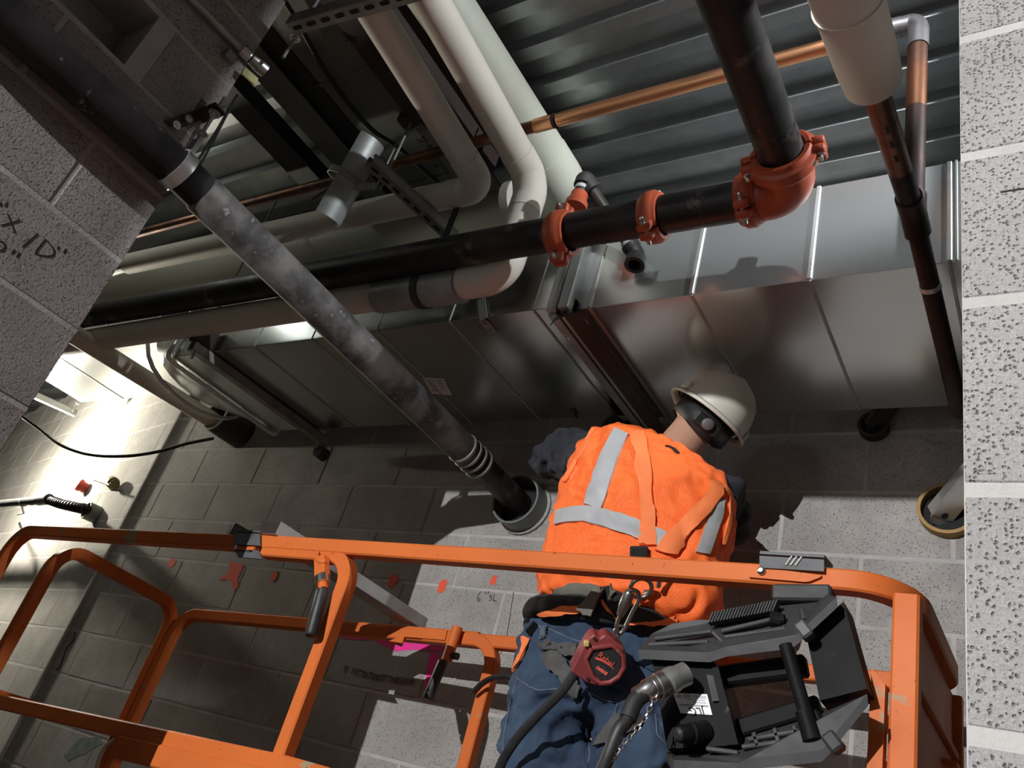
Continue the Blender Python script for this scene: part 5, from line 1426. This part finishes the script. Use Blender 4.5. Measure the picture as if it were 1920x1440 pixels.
# hair at the nape and sides
b = B(); ell(b, HC + hu * .02 + hb * .012, hs * .080, hb * .088, hu * .075)
o = remeshed(b, 'hair', M_HAIR, .009, 2); o.parent = person

# fall-arrest harness on the worker
har = bpy.data.objects.new('harness', None); COL.objects.link(har); har.parent = person; har.location = CH
def onto(o):
    return o
def hpatch(name, bv, l, r, m_, off=.006, nu=4, nv=16): 
    o = patch(name, bv, l, r, m_, None, off, nu, nv, .004); o.parent = har; o.location = -CH; return o
hpatch('back_strap', VB, [C3(915, 502), C3(955, 640), C3(970, 850), C3(975, 1000), C3(978, 1190)], [C3(1005, 500), C3(1045, 640), C3(1062, 850), C3(1078, 1010), C3(1084, 1190)], M_STRAP, .006)
hpatch('back_strap', VB, [C3(1425, 795), C3(1400, 850), C3(1260, 1000), C3(1160, 1110), C3(1070, 1222)], [C3(1478, 820), C3(1480, 870), C3(1370, 1010), C3(1280, 1140), C3(1195, 1242)], M_STRAP, .008)
C8 = lambda x, y: (1050 + x * .1875, 1060 + y * .1875)
def local(o): o.parent = har; o.location = V(o.location) - CH; return o
dc, dn2 = hit(VB, 1208, 1103); dfw = (-dc).normalized()
b = B(); pp_, nn_ = hit(VB, 1200, 1036); box(b, pp_ + nn_ * .012, RT * .022, DN * .014, FW * .006, .003); local(link(b, 'strap_keeper', M_BLKC))
dcc = A(*C8(810, 228), d=dc.dot(FW) - .035)
b = B(); ring = [dcc + RT * .0245 * math.cos(t) * 1.0 + DN * .0245 * math.sin(t) + FW * .01 * math.sin(t) for t in [6.2831853 * k / 28 for k in range(29)]]
tube(b, ring, .0052, 10, caps=False); o = link(b, 'd_ring', M_WEBG); o.data.materials.clear(); o.data.materials.append(mk('forged_steel', (.30, .29, .26), (.24, .23, .21), 20, 4, (.35, .7), .35, metal=.9)); local(setsmooth(o))
b = B(); box(b, A(*C8(1000, 130), d=dc.dot(FW) - .03), (RT * .2 - DN).normalized() * .022, RT * .005, FW * .006, .002); local(link(b, 'd_ring_bar', MATS['forged_steel']))
b = B(); box(b, A(*C8(885, 268), d=dc.dot(FW) - .02), RT * .011, DN * .005, FW * .002); local(link(b, 'white_tag', M_LAB))
# grey and black webbing around the hips
hpatch('hip_strap', VB, [C4(440, 300), C4(520, 225), C4(640, 195), C4(830, 205)], [C4(450, 325), C4(540, 272), C4(660, 265), C4(820, 285)], M_WEBG, .012, 4, 14)
hpatch('hip_strap', BB, [C4(835, 215), C4(770, 300), C4(690, 380)], [C4(880, 240), C4(815, 330), C4(780, 408)], M_WEBG, .030, 4, 8)
hpatch('elastic_loop', VB, [C4(845, 205), C4(840, 300)], [C4(980, 240), C4(960, 305)], M_BLKC, .016, 4, 6)
hpatch('elastic_loop', VB, [C4(905, 215), C4(890, 300)], [C4(925, 220), C4(910, 305)], M_WEBG, .022, 2, 6)
hpatch('waist_pad', BB, [C4(400, 385), C4(560, 350), C4(700, 350)], [C4(420, 400), C4(560, 395), C4(690, 385)], M_STRAP, .008, 3, 10)
hpatch('waist_pad', BB, [C4(990, 455), C4(1120, 450), C4(1310, 420)], [C4(1000, 462), C4(1140, 470), C4(1280, 475)], M_STRAP, .010, 3, 10)
hpatch('waist_pad', BB, [C4(815, 330), C4(850, 385), C4(910, 420)], [C4(830, 330), C4(860, 370), C4(915, 432)], M_STRAP, .012, 2, 8)
hpatch('leg_strap', JB, [C4(395, 600), C4(480, 760), C4(560, 850), C4(650, 960)], [C4(480, 610), C4(560, 690), C4(620, 770), C4(690, 900)], M_WEB, .010, 4, 12)
hpatch('leg_strap', JB, [C4(400, 575), C4(540, 590), C4(680, 605)], [C4(420, 640), C4(540, 665), C4(660, 700)], M_WEB, .014, 4, 8)
hpatch('leg_strap', JB, [C4(900, 1090), C4(830, 1180), C4(780, 1290)], [C4(1080, 1060), C4(1010, 1150), C4(900, 1230)], M_WEB, .010, 4, 8)
hpatch('side_strap', JB, [C4(300, 540), C4(280, 660), C4(230, 790)], [C4(335, 560), C4(300, 680), C4(240, 770)], M_STRAP, .008, 3, 8)
b = B(); pp_, nn_ = hit(JB, *C4(345, 500)); box(b, pp_ + nn_ * .01, (RT * .6 - DN * .7).normalized() * .016, (RT * .7 + DN * .6).normalized() * .010, FW * .006, .002); local(link(b, 'side_buckle', M_CBK))
b = B(); pts = []
for k in range(60):
    t = k / 59; a = k * 1.9; p_, n2_ = hit(JB, *C4(425 + 22 * math.cos(a) , 520 + 42 * math.sin(a * .63))); pts.append(p_ + n2_ * (.006 + .004 * math.sin(k)))
tube(b, pts, .0016, 5); local(link(b, 'elastic_cord', M_STITCH))

# ------------------------------------------------------------------ self-retracting lifeline hanging from the D-ring
M_RED = mk('dull_red_plastic', (.26, .045, .045), (.20, .036, .037), 12, 5, (.35, .7), .5, c3=(.38, .28, .20), s3=16, r3=(.66, .74))
bd0 = hit(JB, 1120, 1245)[0].dot(FW) - .085
srl = thing('fall_arrest_reel', 'dull red retracting lifeline reel hanging on the back of the jeans', 'lifeline', A(1120, 1245, d=bd0))
def R8(x, y, dd=0.0): return A(*C8(x, y), d=bd0 + dd)
poly = [(345, 690), (400, 730), (450, 695), (500, 715), (640, 830), (662, 880), (665, 1010), (630, 1100), (550, 1175), (470, 1215), (400, 1215), (270, 1180), (110, 1070), (120, 1040), (200, 880), (250, 790), (300, 720)]
b = B(); prism(b, [R8(*p) for p in poly], FW * .055); bmesh.ops.bevel(b, geom=list(b.edges), offset=.003, segments=1, affect='EDGES'); cs = link(b, 'case', M_RED); under(cs, srl)
lip = [(320, 830), (520, 800), (630, 900), (640, 1020), (590, 1110), (500, 1170), (400, 1180), (320, 1110), (260, 930)]
b = B(); tube(b, [R8(*p, -.003) for p in lip + lip[:1]], .006, 8, caps=False); o = link(b, 'raised_rim', M_RED); under(o, cs); setsmooth(o, 60)
blk = [(300, 845), (520, 825), (600, 915), (605, 1020), (560, 1095), (480, 1140), (400, 1150), (345, 1090), (275, 930)]
b = B(); prism(b, [R8(*p, -.0035) for p in blk], FW * .003); lb_ = link(b, 'black_label', M_CBK); lb_.data.materials.clear(); lb_.data.materials.append(M_BLKC); under(lb_, cs)
M_REDP = mk('red_print', (.80, .13, .09), rough=.5)
xd_ = (R8(560, 1000) - R8(385, 865)); yd_ = FW.cross(xd_).normalized(); yd_ = yd_ if yd_.dot(DN) < 0 else -yd_
text_on('Rebel', R8(372, 905, -.006), xd_, yd_, .018, M_REDP, cs)
b = B(); sw = [R8(350, 915, -.005), R8(430, 940, -.005), R8(500, 985, -.005), R8(545, 1045, -.005), R8(485, 1000, -.005), R8(420, 962, -.005), R8(355, 940, -.005)]; prism(b, sw, FW * .001); under(link(b, 'red_swoosh', M_REDP), cs)
b = B(); prism(b, [R8(375, 1005, -.005), R8(480, 1075, -.005), R8(462, 1105, -.005), R8(355, 1030, -.005)], FW * .001); under(link(b, 'red_mark', M_REDP), cs)
b = B(); tube(b, [R8(405 + 40 * math.cos(t), 1045 + 42 * math.sin(t), -.0052) for t in [6.2831853 * k / 20 for k in range(21)]], .0006, 5, caps=False); under(link(b, 'ring_mark', M_STITCH), cs)
for (x_, y_) in ((350, 738), (635, 862), (278, 1138)):
    b = B(); lathe(b, [(0, .0036), (.004, .0036)], R8(x_, y_, -.004), FW, 12); under(link(b, 'screw_hole', M_HOLE), cs)
b = B(); box(b, R8(265, 780, .0), RT * .006, DN * .006, FW * .008, .002); under(link(b, 'yellow_clip', mk('yellow_plastic', (.55, .48, .16), rough=.5)), cs)
# swivel eye, hook
M_FS = MATS['forged_steel']
b = B(); tube(b, spline([R8(540, 730, .01), R8(545, 650, 0), R8(600, 600, -.005), R8(640, 640, 0), R8(570, 730, .012)], 5), .0030, 8); o = link(b, 'swivel_eye', M_ZINC); under(o, srl); setsmooth(o)
hk0, hk1 = R8(700, 260, -.02), R8(600, 500, -.008)
b = B(); hd_ = hk1 - hk0; HL = hd_.length
lathe(b, [(0, .009), (HL * .1, .0125), (HL * .6, .0125), (HL * .75, .0105), (HL, .008)], hk0, hd_, 16); o = link(b, 'hook_sleeve', M_FS); under(o, srl); setsmooth(o)
b = B(); tube(b, spline([hk1, R8(565, 610, -.004), R8(585, 680, -.002), R8(640, 640, -.002), R8(720, 480, -.008), R8(790, 340, -.016), R8(780, 270, -.024), R8(720, 245, -.024), hk0], 6), .0048, 10); o = link(b, 'hook_body', M_FS); under(o, srl); setsmooth(o)
# lifeline webbing running down to the left
wl = [R8(150, 1080, .03), A(1050, 1300, d=bd0 + .02), A(1000, 1350, d=bd0 + .02), A(962, 1395, d=bd0 + .03), A(935, 1445, d=bd0 + .05), A(920, 1520, d=bd0 + .08)]
b = B(); tube(b, spline(wl, 7), .0042, 10, sx=2.6, up=tuple(FW)); o = link(b, 'lifeline', M_BLKC); under(o, srl); setsmooth(o, 60)
